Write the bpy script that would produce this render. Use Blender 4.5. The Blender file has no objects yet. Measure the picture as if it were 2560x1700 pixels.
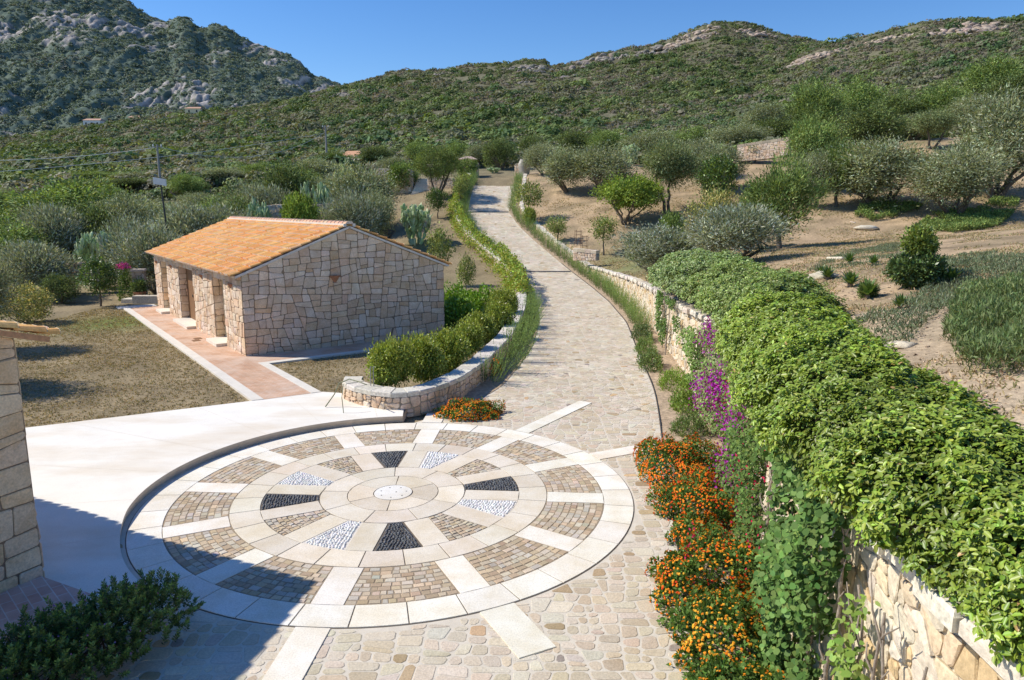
import bpy, math, random
import numpy as np
rng = np.random.default_rng(7)
random.seed(7)
scene = bpy.context.scene
col = scene.collection
PI = math.pi
# ------------------------------------------------------------------ camera
TH, H0, FL = 0.183, 4.8, 1826.0
CT, ST = math.cos(TH), math.sin(TH)
KK = 2560 / 2361.0
cam_d = bpy.data.cameras.new("camera")
cam = bpy.data.objects.new("camera", cam_d)
col.objects.link(cam)
cam_d.sensor_width = 36
cam_d.lens = FL / 2560 * 36
cam_d.clip_start = 0.1
cam_d.clip_end = 9000
cam.location = (0, 0, H0)
cam.rotation_euler = (PI / 2 - TH, 0, 0)
scene.camera = cam

def A(ox, oy, Y):
    """world point seen in direction (ox, oy) at depth Y (surveying helper)"""
    u = (ox * KK - 1280) / FL; v = -(oy * KK - 850) / FL
    t = Y / (CT + v * ST)
    return (t * u, Y, H0 + t * (-ST + v * CT))

# ------------------------------------------------------------------ noise (numpy)
def _hash(ix, iy, s):
    h = (ix.astype(np.int64) * 374761393 + iy.astype(np.int64) * 668265263 + s * 1442695041) & 0x7fffffff
    h = ((h ^ (h >> 13)) * 1274126177) & 0x7fffffff
    h = (h ^ (h >> 16)) & 0x7fffffff
    return (h % 100003) / 100003.0

def vnoise(x, y, s=0):
    x = np.asarray(x, float); y = np.asarray(y, float)
    ix = np.floor(x); iy = np.floor(y); fx = x - ix; fy = y - iy
    fx = fx * fx * (3 - 2 * fx); fy = fy * fy * (3 - 2 * fy)
    a = _hash(ix, iy, s); b = _hash(ix + 1, iy, s); c = _hash(ix, iy + 1, s); d = _hash(ix + 1, iy + 1, s)
    return (a * (1 - fx) + b * fx) * (1 - fy) + (c * (1 - fx) + d * fx) * fy

def fbm(x, y, s=0, o=4):
    r = 0; a = 0.5; t = 0
    for k in range(o):
        r = r + a * vnoise(np.asarray(x) * 2 ** k + 17.3 * k, np.asarray(y) * 2 ** k - 9.1 * k, s + k); t += a; a *= 0.5
    return r / t

def cells(u, v, s=0, jit=0.8, cheb=True):
    """cellular pattern: returns F1, F2, cell hash"""
    u = np.asarray(u, float); v = np.asarray(v, float)
    iu = np.floor(u); iv = np.floor(v)
    f1 = np.full(u.shape, 9.0); f2 = f1.copy(); idc = np.zeros(u.shape)
    for a in (-1, 0, 1):
        for b in (-1, 0, 1):
            cx = iu + a; cy = iv + b
            px = cx + 0.5 + jit * (_hash(cx, cy, s) - 0.5); py = cy + 0.5 + jit * (_hash(cx, cy, s + 91) - 0.5)
            d = np.maximum(abs(u - px), abs(v - py)) if cheb else np.hypot(u - px, v - py)
            h = _hash(cx, cy, s + 55)
            n = d < f1
            f2 = np.where(n, f1, np.minimum(f2, d)); idc = np.where(n, h, idc); f1 = np.where(n, d, f1)
    return f1, f2, idc

def sstep(a, b, x):
    t = np.clip((np.asarray(x, float) - a) / (b - a), 0, 1)
    return t * t * (3 - 2 * t)

# ------------------------------------------------------------------ materials
def mat(name, rough=0.85, spec=0.3):
    m = bpy.data.materials.new(name); m.use_nodes = True
    nt = m.node_tree; b = nt.nodes["Principled BSDF"]
    b.inputs["Roughness"].default_value = rough
    b.inputs["Specular IOR Level"].default_value = spec
    return m, nt, b

def N(nt, t, **kw):
    n = nt.nodes.new(t)
    for k, v in kw.items():
        if k.startswith("i_"):
            n.inputs[k[2:].replace("_", " ")].default_value = v
        else:
            setattr(n, k, v)
    return n

def ramp(nt, stops, interp='LINEAR'):
    r = nt.nodes.new("ShaderNodeValToRGB"); r.color_ramp.interpolation = interp
    e = r.color_ramp.elements
    while len(e) < len(stops): e.new(0.5)
    for i, (p, c) in enumerate(stops):
        e[i].position = p; e[i].color = (*c, 1)
    return r

def mixc(nt, a, b, fac, mode='MIX'):
    n = nt.nodes.new("ShaderNodeMix"); n.data_type = 'RGBA'; n.blend_type = mode
    for sock, v in ((n.inputs[0], fac), (n.inputs[6], a), (n.inputs[7], b)):
        if hasattr(v, 'is_output') or hasattr(v, 'links'): nt.links.new(v, sock)
        elif isinstance(v, tuple): sock.default_value = (*v, 1)
        else: sock.default_value = v
    return n.outputs[2]

def coords(nt, uv=False):
    if uv:
        n = nt.nodes.new("ShaderNodeUVMap"); n.uv_map = "UVMap"; return n.outputs[0]
    return nt.nodes.new("ShaderNodeTexCoord").outputs["Object"]

def noise(nt, co, scale, detail=4, rough=0.55):
    n = N(nt, "ShaderNodeTexNoise", i_Scale=scale, i_Detail=detail, i_Roughness=rough)
    nt.links.new(co, n.inputs["Vector"]); return n

def bump(nt, b, height, dist=0.02, strength=0.6):
    n = N(nt, "ShaderNodeBump", i_Distance=dist, i_Strength=strength)
    nt.links.new(height, n.inputs["Height"]); nt.links.new(n.outputs[0], b.inputs["Normal"]); return n

def math_(nt, op, a, b=None, c=None, clamp=False):
    n = nt.nodes.new("ShaderNodeMath"); n.operation = op; n.use_clamp = clamp
    for i, v in enumerate((a, b, c)):
        if v is None: continue
        if hasattr(v, 'links'): nt.links.new(v, n.inputs[i])
        else: n.inputs[i].default_value = v
    return n.outputs[0]

def attr_mat(name, rough=0.8, spec=0.25, nscale=25.0, lo=0.75, hi=1.2, bumpd=0.0, transl=0.0, bscale=None, tint=None, blot=None):
    m, nt, b = mat(name, rough, spec)
    a = N(nt, "ShaderNodeAttribute", attribute_name="Col")
    co = coords(nt)
    n = noise(nt, co, nscale, 5, 0.6)
    r = ramp(nt, [(0.25, (lo,) * 3), (0.75, (hi,) * 3)])
    nt.links.new(n.outputs[0], r.inputs[0])
    c = mixc(nt, a.outputs["Color"], r.outputs[0], 1.0, 'MULTIPLY')
    if blot:
        nb_ = noise(nt, co, blot[0], 6, 0.65); rb = ramp(nt, [(0.36, blot[1]), (0.62, (1.04, 1.04, 1.04))]); nt.links.new(nb_.outputs[0], rb.inputs[0])
        c = mixc(nt, c, rb.outputs[0], 1.0, 'MULTIPLY')
    if tint: c = mixc(nt, c, tint, 1.0, 'MULTIPLY')
    nt.links.new(c, b.inputs["Base Color"])
    if bumpd:
        n2 = noise(nt, co, bscale or nscale, 6, 0.65)
        bump(nt, b, n2.outputs[0], bumpd, 0.8)
    if transl:
        t = nt.nodes.new("ShaderNodeBsdfTranslucent")
        c2 = mixc(nt, c, (1.2, 1.1, 0.5), 1.0, 'MULTIPLY')
        nt.links.new(c2, t.inputs[0])
        ms = nt.nodes.new("ShaderNodeMixShader"); ms.inputs[0].default_value = transl
        nt.links.new(b.outputs[0], ms.inputs[1]); nt.links.new(t.outputs[0], ms.inputs[2])
        nt.links.new(ms.outputs[0], nt.nodes["Material Output"].inputs[0])
    return m

M = {}
M['leaf'] = attr_mat("foliage_leaves", 0.7, 0.25, 3.0, 1.12, 1.6, transl=0.26, tint=(1.00, .99, 1.04))
M['gloss_leaf'] = attr_mat("glossy_leaves", 0.40, 0.5, 6.0, 0.92, 1.35, transl=0.20, tint=(1.03, 1.05, .95))
M['petal'] = attr_mat("petals", 0.7, 0.2, 8.0, 0.9, 1.1, transl=0.3)
M['bark'] = attr_mat("bark", 0.9, 0.2, 14.0, 0.5, 1.3, bumpd=0.02)
M['ground'] = attr_mat("dry_ground", 0.95, 0.1, 9.0, 0.62, 1.35, bumpd=0.06, bscale=6.0)
M['slab'] = attr_mat("granite_slab", 0.75, 0.3, 55.0, 0.78, 1.13, bumpd=0.003, bscale=60, blot=(1.6, (.92, .87, .78)))
M['cobble'] = attr_mat("cobble_stone", 0.8, 0.3, 60.0, 0.8, 1.2, bumpd=0.004, bscale=40)
M['pebble'] = attr_mat("pebble_stone", 0.5, 0.4, 30.0, 0.9, 1.1)
M['tile'] = attr_mat("terracotta_tile", 0.8, 0.3, 22.0, 0.7, 1.25, bumpd=0.004)
M['rock'] = attr_mat("rough_granite", 0.9, 0.2, 16.0, 0.66, 1.22, bumpd=0.03, bscale=9)
M['hillrock'] = attr_mat("outcrop_rock", 0.95, 0.1, 0.6, 0.6, 1.25, bumpd=0.5, bscale=0.5)
M['paint'] = attr_mat("painted_metal", 0.5, 0.4, 30.0, 0.9, 1.05)

def masonry(name, sx, sy, cols, joint, jw=0.055, rnd=0.75, bd=0.03, dist=0.06, tint=(1, 1, 1)):
    m, nt, b = mat(name, 0.85, 0.25)
    uv = coords(nt, True)
    n0 = noise(nt, uv, 2.2, 3)
    sub = N(nt, "ShaderNodeVectorMath", operation='SUBTRACT'); nt.links.new(n0.outputs["Color"], sub.inputs[0]); sub.inputs[1].default_value = (.5, .5, .5)
    sc = N(nt, "ShaderNodeVectorMath", operation='SCALE'); nt.links.new(sub.outputs[0], sc.inputs[0]); sc.inputs["Scale"].default_value = dist * 4
    ad = N(nt, "ShaderNodeVectorMath", operation='ADD'); nt.links.new(uv, ad.inputs[0]); nt.links.new(sc.outputs[0], ad.inputs[1])
    mu = N(nt, "ShaderNodeVectorMath", operation='MULTIPLY'); nt.links.new(ad.outputs[0], mu.inputs[0]); mu.inputs[1].default_value = (sx, sy, 1)
    vs = []
    for feat in ('F1', 'F2'):
        v = N(nt, "ShaderNodeTexVoronoi", voronoi_dimensions='2D', feature=feat, distance='CHEBYCHEV', i_Scale=1.0, i_Randomness=rnd)
        nt.links.new(mu.outputs[0], v.inputs["Vector"]); vs.append(v)
    e = math_(nt, 'SUBTRACT', vs[1].outputs["Distance"], vs[0].outputs["Distance"])
    n1 = noise(nt, uv, 18.0, 3)
    e2 = math_(nt, 'ADD', e, math_(nt, 'MULTIPLY', math_(nt, 'SUBTRACT', n1.outputs[0], 0.5), 0.09))
    jm = math_(nt, 'SMOOTH_MIN' if False else 'DIVIDE', e2, jw * 1.6, clamp=True)
    sep = N(nt, "ShaderNodeSeparateColor"); nt.links.new(vs[0].outputs["Color"], sep.inputs[0])
    cr = ramp(nt, [(i / (len(cols) - 1), c) for i, c in enumerate(cols)]); nt.links.new(sep.outputs[0], cr.inputs[0])
    ng = noise(nt, uv, 45.0, 6, 0.7); rg = ramp(nt, [(0.3, (0.72,) * 3), (0.7, (1.2,) * 3)]); nt.links.new(ng.outputs[0], rg.inputs[0])
    c = mixc(nt, cr.outputs[0], rg.outputs[0], 1.0, 'MULTIPLY')
    nl = noise(nt, uv, 0.9, 3); rl = ramp(nt, [(0.3, (0.8, 0.79, 0.77)), (0.7, (1.12, 1.1, 1.05))]); nt.links.new(nl.outputs[0], rl.inputs[0])
    c = mixc(nt, c, rl.outputs[0], 1.0, 'MULTIPLY')
    c = mixc(nt, joint, c, jm)
    nt.links.new(c, b.inputs["Base Color"])
    hgt = math_(nt, 'ADD', math_(nt, 'MULTIPLY', jm, 0.8), math_(nt, 'MULTIPLY', ng.outputs[0], 0.25))
    hgt = math_(nt, 'ADD', hgt, math_(nt, 'MULTIPLY', sep.outputs[1], 0.35))
    bump(nt, b, hgt, bd, 0.8)
    return m
M['masonry'] = masonry("granite_masonry", 2.3, 3.0, [(.60, .50, .39), (.68, .60, .50), (.54, .42, .29), (.70, .63, .56), (.60, .50, .37), (.65, .56, .49)], (.20, .155, .12), jw=0.032, rnd=0.62, dist=0.018)
M['masonry_big'] = masonry("large_block_masonry", 2.1, 2.0, [(.42, .35, .28), (.50, .43, .36), (.37, .29, .22), (.48, .42, .36)], (.12, .10, .08), jw=0.03, rnd=0.6, dist=0.015)
M['drystone'] = masonry("dry_stone", 3.4, 4.6, [(.55, .46, .36), (.66, .59, .50), (.44, .33, .22), (.60, .52, .42), (.5, .38, .26)], (.20, .155, .11), jw=0.06, rnd=0.9, bd=0.05, dist=.03)

def brick_mat(name, c1, c2, mortar, sc, rot=0.0):
    m, nt, b = mat(name, 0.85, 0.25)
    uv = coords(nt, True)
    mp = N(nt, "ShaderNodeMapping"); nt.links.new(uv, mp.inputs[0]); mp.inputs["Rotation"].default_value = (0, 0, rot)
    br = N(nt, "ShaderNodeTexBrick", i_Scale=sc, i_Color1=(*c1, 1), i_Color2=(*c2, 1), i_Mortar=(*mortar, 1))
    br.inputs["Mortar Size"].default_value = 0.012
    br.inputs["Brick Width"].default_value = 0.5; br.inputs["Row Height"].default_value = 0.25
    nt.links.new(mp.outputs[0], br.inputs["Vector"])
    n = noise(nt, uv, 1.6, 6, 0.65); r = ramp(nt, [(0.35, (.85, .85, .85)), (0.62, (1.1, 1.15, 1.2))]); nt.links.new(n.outputs[0], r.inputs[0])
    c = mixc(nt, br.outputs[0], r.outputs[0], 1.0, 'MULTIPLY')
    n2 = noise(nt, uv, 0.7, 5, 0.7); r2 = ramp(nt, [(0.42, (0, 0, 0)), (0.7, (.55, .55, .55))]); nt.links.new(n2.outputs[0], r2.inputs[0])
    c = mixc(nt, c, (.72, .62, .52), r2.outputs[0])
    nt.links.new(c, b.inputs["Base Color"]); bump(nt, b, br.outputs["Fac"], -0.006, 0.5)
    return m
M['brick'] = brick_mat("terracotta_paving", (.56, .30, .17), (.62, .38, .24), (.62, .50, .40), 2.2, PI / 4)
M['brick2'] = brick_mat("herringbone_terracotta", (.60, .33, .25), (.66, .42, .33), (.72, .60, .52), 1.9, PI / 4)

def plain(name, c, rough=0.8, ns=3.0, lo=0.9, hi=1.08, bd=0.0, stain=None, grain=True):
    m, nt, b = mat(name, rough, 0.3)
    co = coords(nt); n = noise(nt, co, ns, 6, 0.6); r = ramp(nt, [(0.3, (lo,) * 3), (0.7, (hi,) * 3)]); nt.links.new(n.outputs[0], r.inputs[0])
    cc = mixc(nt, c, r.outputs[0], 1.0, 'MULTIPLY')
    if grain:
        g = noise(nt, co, 90.0, 3, 0.7); gr = ramp(nt, [(0.35, (.88,) * 3), (0.65, (1.07,) * 3)]); nt.links.new(g.outputs[0], gr.inputs[0])
        cc = mixc(nt, cc, gr.outputs[0], 1.0, 'MULTIPLY')
    if stain:
        mp = N(nt, "ShaderNodeMapping"); nt.links.new(co, mp.inputs[0]); mp.inputs["Scale"].default_value = (0.35, 0.9, 1); mp.inputs["Rotation"].default_value = (0, 0, -.4)
        n2 = noise(nt, mp.outputs[0], 1.0, 6, 0.6); r2 = ramp(nt, [(0.47, (0, 0, 0)), (0.72, (.8, .8, .8))]); nt.links.new(n2.outputs[0], r2.inputs[0])
        cc = mixc(nt, cc, stain, r2.outputs[0])
    nt.links.new(cc, b.inputs["Base Color"])
    if bd: bump(nt, b, n.outputs[0], bd, 0.6)
    return m
M['paving'] = plain('paving_mortar', (.70, .625, .505), .9, 5.0, .88, 1.08, bd=.004)
M['terrace'] = plain("smooth_pale_stone", (.90, .85, .75), 0.7, 2.0, .95, 1.04, stain=(.70, .58, .42))
M['riser'] = plain("riser_stone", (.66, .55, .42), 0.8, 5.0, .85, 1.1)
M['border'] = plain("pale_border_stone", (.76, .70, .60), 0.75, 4.0, .92, 1.06)
M['joint'] = plain("dark_joint", (.16, .13, .10), 0.9, 8.0)
M['sand'] = plain("joint_sand", (.36, .28, .19), 0.9, 20.0, .8, 1.1)
M['mortar'] = plain("pale_mortar", (.74, .67, .58), 0.9, 9.0, .85, 1.1, bd=0.01)
M['cream'] = plain("cream_panel", (.84, .72, .46), 0.7, 3.0)
M['wood'] = plain("brown_wood", (.25, .13, .06), 0.6, 12.0)
M['soil'] = plain("bed_soil", (.48, .36, .24), 0.95, 9.0, .6, 1.3, bd=0.05)
M['darkmetal'] = plain("dark_metal", (.05, .05, .05), 0.5, 9.0)
M['concrete'] = plain("grey_concrete", (.33, .31, .29), 0.85, 9.0)
M['white'] = plain("white_paint", (.78, .78, .76), 0.6, 3.0)
M['window'] = plain("dark_window", (.03, .03, .035), 0.2, 3.0)
M['core_shade'] = plain("hedge_core_shade", (.05, .045, .025), 0.9, 12.0)  # near-black for the hedge core, painted shade
M['cactus'] = attr_mat("cactus_skin", 0.6, 0.35, 9.0, 0.85, 1.12, bumpd=0.004)

# ------------------------------------------------------------------ mesh helpers
def jit(c, v=.06, w=.008):
    k = 1 + random.gauss(0, v); return tuple(max(.02, min(.95, x * k * (1 + random.gauss(0, w)))) for x in c)
def link(o, parent=None):
    col.objects.link(o)
    if parent is not None: o.parent = parent
    return o

def tag(o, label=None, cat=None, group=None, kind=None):
    if label: o['label'] = label
    if cat: o['category'] = cat
    if group: o['group'] = group
    if kind: o['kind'] = kind
    return o

def empty(name, loc=(0, 0, 0), rz=0.0, **kw):
    o = bpy.data.objects.new(name, None); o.empty_display_size = 0.2
    link(o); o.location = loc; o.rotation_euler = (0, 0, rz)
    return tag(o, **kw)

def qmesh(name, V, F, mats, C=None, smooth=False, parent=None, mi=None, uv=None):
    """V (n,3); F (m,k) int array; C (m,3) per-face colour"""
    V = np.asarray(V, np.float32).reshape(-1, 3); F = np.asarray(F, np.int32)
    m, k = F.shape
    me = bpy.data.meshes.new(name)
    me.vertices.add(len(V)); me.vertices.foreach_set("co", V.ravel())
    me.loops.add(m * k); me.loops.foreach_set("vertex_index", F.ravel())
    me.polygons.add(m); me.polygons.foreach_set("loop_start", np.arange(0, m * k, k, dtype=np.int32))
    me.polygons.foreach_set("loop_total", np.full(m, k, np.int32))
    if smooth: me.polygons.foreach_set("use_smooth", np.ones(m, bool))
    if mi is not None: me.polygons.foreach_set("material_index", np.asarray(mi, np.int32))
    me.update(calc_edges=True)
    if C is not None:
        at = me.color_attributes.new("Col", 'FLOAT_COLOR', 'CORNER')
        cc = np.ones((m, k, 4), np.float32); cc[:, :, :3] = np.asarray(C, np.float32)[:, None, :]
        at.data.foreach_set("color", cc.ravel())
    if uv is not None:
        ul = me.uv_layers.new(name="UVMap"); ul.data.foreach_set("uv", np.asarray(uv, np.float32)[F.ravel()].ravel())
    for x in (mats if isinstance(mats, (list, tuple)) else [mats]): me.materials.append(x)
    o = bpy.data.objects.new(name, me)
    return link(o, parent)

def vcol(o, VC):
    """replace colour attribute by per-vertex colours"""
    me = o.data
    at = me.color_attributes.new("Col", 'FLOAT_COLOR', 'POINT')
    cc = np.ones((len(me.vertices), 4), np.float32); cc[:, :3] = VC
    at.data.foreach_set("color", cc.ravel())

class MB:
    def __init__(s): s.v = []; s.f = []; s.c = []; s.m = []
    def face(s, pts, c=(1, 1, 1), m=0):
        n = len(s.v); s.v += [tuple(p) for p in pts]; s.f.append(list(range(n, n + len(pts)))); s.c.append(c); s.m.append(m)
    def box(s, x0, x1, y0, y1, z0, z1, c=(1, 1, 1), m=0, T=None):
        P = [(x0, y0, z0), (x1, y0, z0), (x1, y1, z0), (x0, y1, z0), (x0, y0, z1), (x1, y0, z1), (x1, y1, z1), (x0, y1, z1)]
        if T: P = [T(p) for p in P]
        n = len(s.v); s.v += P
        for q in ((0, 3, 2, 1), (4, 5, 6, 7), (0, 1, 5, 4), (1, 2, 6, 5), (2, 3, 7, 6), (3, 0, 4, 7)):
            s.f.append([n + i for i in q]); s.c.append(c); s.m.append(m)
    def prism(s, poly, z0, z1, c=(1, 1, 1), m=0, bev=0.0, T=None):
        """poly ccw list of (x,y); top optionally inset by bev"""
        k = len(poly); n = len(s.v)
        cx = sum(p[0] for p in poly) / k; cy = sum(p[1] for p in poly) / k
        rings = [(1.0, z0)]
        if bev:
            r = max(1e-3, sum(math.hypot(p[0] - cx, p[1] - cy) for p in poly) / k)
            rings += [(1.0, z1 - bev), (1 - bev / r, z1)]
        else: rings += [(1.0, z1)]
        for f, z in rings:
            for p in poly:
                q = (cx + (p[0] - cx) * f, cy + (p[1] - cy) * f, z)
                s.v.append(T(q) if T else q)
        for r in range(len(rings) - 1):
            for i in range(k):
                j = (i + 1) % k
                s.f.append([n + r * k + i, n + r * k + j, n + (r + 1) * k + j, n + (r + 1) * k + i]); s.c.append(c); s.m.append(m)
        s.f.append([n + (len(rings) - 1) * k + i for i in range(k)]); s.c.append(c); s.m.append(m)
    def tube(s, pts, radii, seg=7, c=(1, 1, 1), m=0, cap=True):
        n0 = len(s.v); k = len(pts)
        for i, p in enumerate(pts):
            p = np.array(p, float)
            a = np.array(pts[max(0, i - 1)], float); b = np.array(pts[min(k - 1, i + 1)], float)
            d = b - a; d /= (np.linalg.norm(d) + 1e-9)
            r = np.cross(d, (0.31, 0.95, 0.02)); r /= (np.linalg.norm(r) + 1e-9); t = np.cross(d, r)
            for j in range(seg):
                an = 2 * PI * j / seg
                s.v.append(tuple(p + radii[i] * (math.cos(an) * r + math.sin(an) * t)))
        for i in range(k - 1):
            for j in range(seg):
                j2 = (j + 1) % seg
                s.f.append([n0 + i * seg + j, n0 + i * seg + j2, n0 + (i + 1) * seg + j2, n0 + (i + 1) * seg + j]); s.c.append(c); s.m.append(m)
        if cap:
            s.f.append([n0 + (k - 1) * seg + j for j in range(seg)]); s.c.append(c); s.m.append(m)
    def build(s, name, mats, parent=None, uvbox=False, smooth=False, uvs=1.0):
        me = bpy.data.meshes.new(name)
        me.from_pydata(s.v, [], s.f)
        at = me.color_attributes.new("Col", 'FLOAT_COLOR', 'CORNER')
        cc = []
        for f, c in zip(s.f, s.c): cc += [c[0], c[1], c[2], 1.0] * len(f)
        at.data.foreach_set("color", np.array(cc, np.float32))
        me.polygons.foreach_set("material_index", np.array(s.m, np.int32))
        if smooth: me.polygons.foreach_set("use_smooth", np.ones(len(s.f), bool))
        if uvbox:
            ul = me.uv_layers.new(name="UVMap"); out = []
            for p in me.polygons:
                n = p.normal; ax = max(range(3), key=lambda i: abs(n[i]))
                for vi in p.vertices:
                    v = me.vertices[vi].co
                    out += ([v.y + 3.3, v.z], [v.x, v.z + 0.0], [v.x, v.y])[ax]
            ul.data.foreach_set("uv", np.array(out, np.float32))
        for x in (mats if isinstance(mats, (list, tuple)) else [mats]): me.materials.append(x)
        me.update()
        return link(bpy.data.objects.new(name, me), parent)

def dup(root, loc, rz=0.0, scale=(1, 1, 1), label=None, group=None, name=None):
    r = root.copy(); col.objects.link(r); r.location = loc; r.rotation_euler = (0, 0, rz); r.scale = scale
    if name: r.name = name
    if label: r['label'] = label
    if group: r['group'] = group
    for ch in list(root.children):
        c = ch.copy(); col.objects.link(c); c.parent = r
        for g in ch.children:
            d = g.copy(); col.objects.link(d); d.parent = c
    return r

# ------------------------------------------------------------------ fitted stonework: polygons split like real stones
def cut_poly(poly, px, py, nx, ny):
    A_, B_ = [], []
    k = len(poly)
    for i in range(k):
        p, q = poly[i], poly[(i + 1) % k]; dp = (p[0] - px) * nx + (p[1] - py) * ny; dq = (q[0] - px) * nx + (q[1] - py) * ny
        (A_ if dp >= 0 else B_).append(p)
        if dp * dq < 0:
            t = dp / (dp - dq); m = (p[0] + (q[0] - p[0]) * t, p[1] + (q[1] - p[1]) * t); A_.append(m); B_.append(m)
    return A_, B_
def parea(p): return abs(sum(p[i][0] * p[(i + 1) % len(p)][1] - p[(i + 1) % len(p)][0] * p[i][1] for i in range(len(p)))) / 2
def split_stones(poly, amin, amax, rr, slant=.16, aspect=1.25, free=False):
    out = []; stack = [poly]
    while stack:
        p = stack.pop(); a = parea(p)
        if len(p) < 3 or a < 1e-4: continue
        if a < amin * rr.uniform(1, amax / amin): out.append(p); continue
        xs = [q[0] for q in p]; ys = [q[1] for q in p]; w, h = max(xs) - min(xs), max(ys) - min(ys)
        if free:
            # cut across the longest direction
            best = None
            for t in range(6):
                an = t * PI / 6; c, s = math.cos(an), math.sin(an); e = [q[0] * c + q[1] * s for q in p]; ex = max(e) - min(e)
                if best is None or ex > best[0]: best = (ex, an, min(e))
            an = best[1] + rr.gauss(0, slant * 1.4); pos = rr.uniform(.36, .64)
            cx = sum(xs) / len(xs); cy = sum(ys) / len(ys); c, s = math.cos(an), math.sin(an)
            off = best[2] + best[0] * pos - (cx * math.cos(best[1]) + cy * math.sin(best[1]))
            A_, B_ = cut_poly(p, cx + c * off, cy + s * off, c, s)
        else:
            vert = w > h * aspect * rr.uniform(.75, 1.35); pos = rr.uniform(.33, .67); sl = rr.gauss(0, slant)
            if vert: A_, B_ = cut_poly(p, min(xs) + w * pos, min(ys) + h / 2, math.cos(sl), math.sin(sl))
            else: A_, B_ = cut_poly(p, min(xs) + w / 2, min(ys) + h * pos, math.sin(sl * .6), math.cos(sl * .6))
        stack += [A_, B_]
    return out
def inset(p, g):
    cx = sum(q[0] for q in p) / len(p); cy = sum(q[1] for q in p) / len(p); r = sum(math.hypot(q[0] - cx, q[1] - cy) for q in p) / len(p)
    f = max(.3, 1 - g / max(r, .02) * 1.25)
    return [(cx + (q[0] - cx) * f, cy + (q[1] - cy) * f) for q in p]
def chip(p, rr, amt):
    """knock the corners off and roughen the outline"""
    out = []; k = len(p)
    for i in range(k):
        a, b, c = p[i - 1], p[i], p[(i + 1) % k]; t = rr.uniform(.5, 1) * amt
        la = math.hypot(a[0] - b[0], a[1] - b[1]) + 1e-6; lc = math.hypot(c[0] - b[0], c[1] - b[1]) + 1e-6; ta = min(.4, t / la); tc = min(.4, t / lc)
        out.append((b[0] + (a[0] - b[0]) * ta, b[1] + (a[1] - b[1]) * ta)); out.append((b[0] + (c[0] - b[0]) * tc, b[1] + (c[1] - b[1]) * tc))
    return out
def stone_faces(mb, stones, mapf, rr, cols, gap=.012, out=.022, bev=.014, chipa=.03, var=.09, rough=.008):
    """mapf(u, v, o) -> xyz, o = outward offset"""
    for p in stones:
        q = chip(inset(p, gap), rr, chipa); k = len(q)
        cx = sum(t[0] for t in q) / k; cy = sum(t[1] for t in q) / k; r = sum(math.hypot(t[0] - cx, t[1] - cy) for t in q) / k
        per = sum(math.hypot(q[i][0] - q[i - 1][0], q[i][1] - q[i - 1][1]) for i in range(k))
        if r < .03 or 12.57 * parea(q) / (per * per) < .30: continue
        o = out * rr.uniform(.5, 1.3); tx, ty = rr.gauss(0, .03), rr.gauss(0, .03); c = jit(rr.choice(cols), var * .8, .012); n = len(mb.v)
        for f, oo in ((1, -.02), (1, o * .45), (1 - bev / r, o)):
            for t in q:
                u, v = cx + (t[0] - cx) * f, cy + (t[1] - cy) * f
                mb.v.append(mapf(u, v, oo + (0 if oo < 0 else (u - cx) * tx + (v - cy) * ty + rr.uniform(-rough, rough) * (f < 1))))
        mb.v.append(mapf(cx, cy, o + rr.uniform(0, rough)))
        for l in range(2):
            for i in range(k):
                j = (i + 1) % k; mb.f.append([n + l * k + i, n + l * k + j, n + l * k + k + j, n + l * k + k + i]); mb.c.append(c if l else tuple(x * .8 for x in c)); mb.m.append(0)
        for i in range(k):
            mb.f.append([n + 2 * k + i, n + 2 * k + (i + 1) % k, n + 3 * k]); mb.c.append(c); mb.m.append(0)
def ccw(p):
    return p if sum(p[i][0] * p[(i + 1) % len(p)][1] - p[(i + 1) % len(p)][0] * p[i][1] for i in range(len(p))) > 0 else p[::-1]
HONEY = [(.77, .60, .45), (.81, .67, .53), (.73, .55, .39), (.83, .70, .57), (.76, .59, .43), (.79, .65, .51), (.77, .64, .52), (.77, .56, .39), (.80, .64, .49)]
HONEY2 = [(.80, .62, .42), (.84, .67, .48), (.74, .55, .35), (.82, .65, .46), (.77, .61, .44)]
M['fitted'] = attr_mat("fitted_granite", 0.88, 0.2, 36.0, 0.74, 1.2, bumpd=0.014, bscale=22, blot=(2.2, (.86, .77, .66)))
M['flag'] = attr_mat("flag_stone", 0.85, 0.25, 42.0, 0.76, 1.18, bumpd=0.008, bscale=26, blot=(.9, (.90, .85, .77)))

# ------------------------------------------------------------------ site curves
def curve(tab):
    Y = np.array([t[0] for t in tab], float); X = np.array([t[1] for t in tab], float)
    # smooth: sample dense, then moving average
    yy = np.linspace(Y[0], Y[-1], 800); xx = np.interp(yy, Y, X)
    k = 21; pad = np.concatenate([2 * xx[0] - xx[1:k][::-1], xx, 2 * xx[-1] - xx[-k:-1][::-1]])
    xs = np.convolve(pad, np.ones(k) / k, 'same')[k - 1:k - 1 + 800]
    return lambda y: np.interp(y, yy, xs)
roadR = curve([(-4, 1.7), (7.25, 1.95), (10.6, 2.5), (12.4, 2.75), (16.3, 3.4), (18.7, 3.75), (24.6, 4.25), (30, 4.75), (36, 4.85), (42, 4.6), (48, 3.84), (52, 2.9), (56, 1.7), (60, .6), (65, -.3), (72, 0), (79.3, .5), (84, .8)])
roadL = curve([(15.6, -2.3), (16.3, -1.7), (17.4, -1.05), (18.7, -.35), (21, .1), (24.6, .7), (30, 1.15), (36, 1.25), (42, 1.0), (48, .4), (52, -.9), (56, -2.3), (60, -3.2), (65, -3.95), (72, -3.9), (79.3, -3.6), (84, -3.6)])
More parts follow.
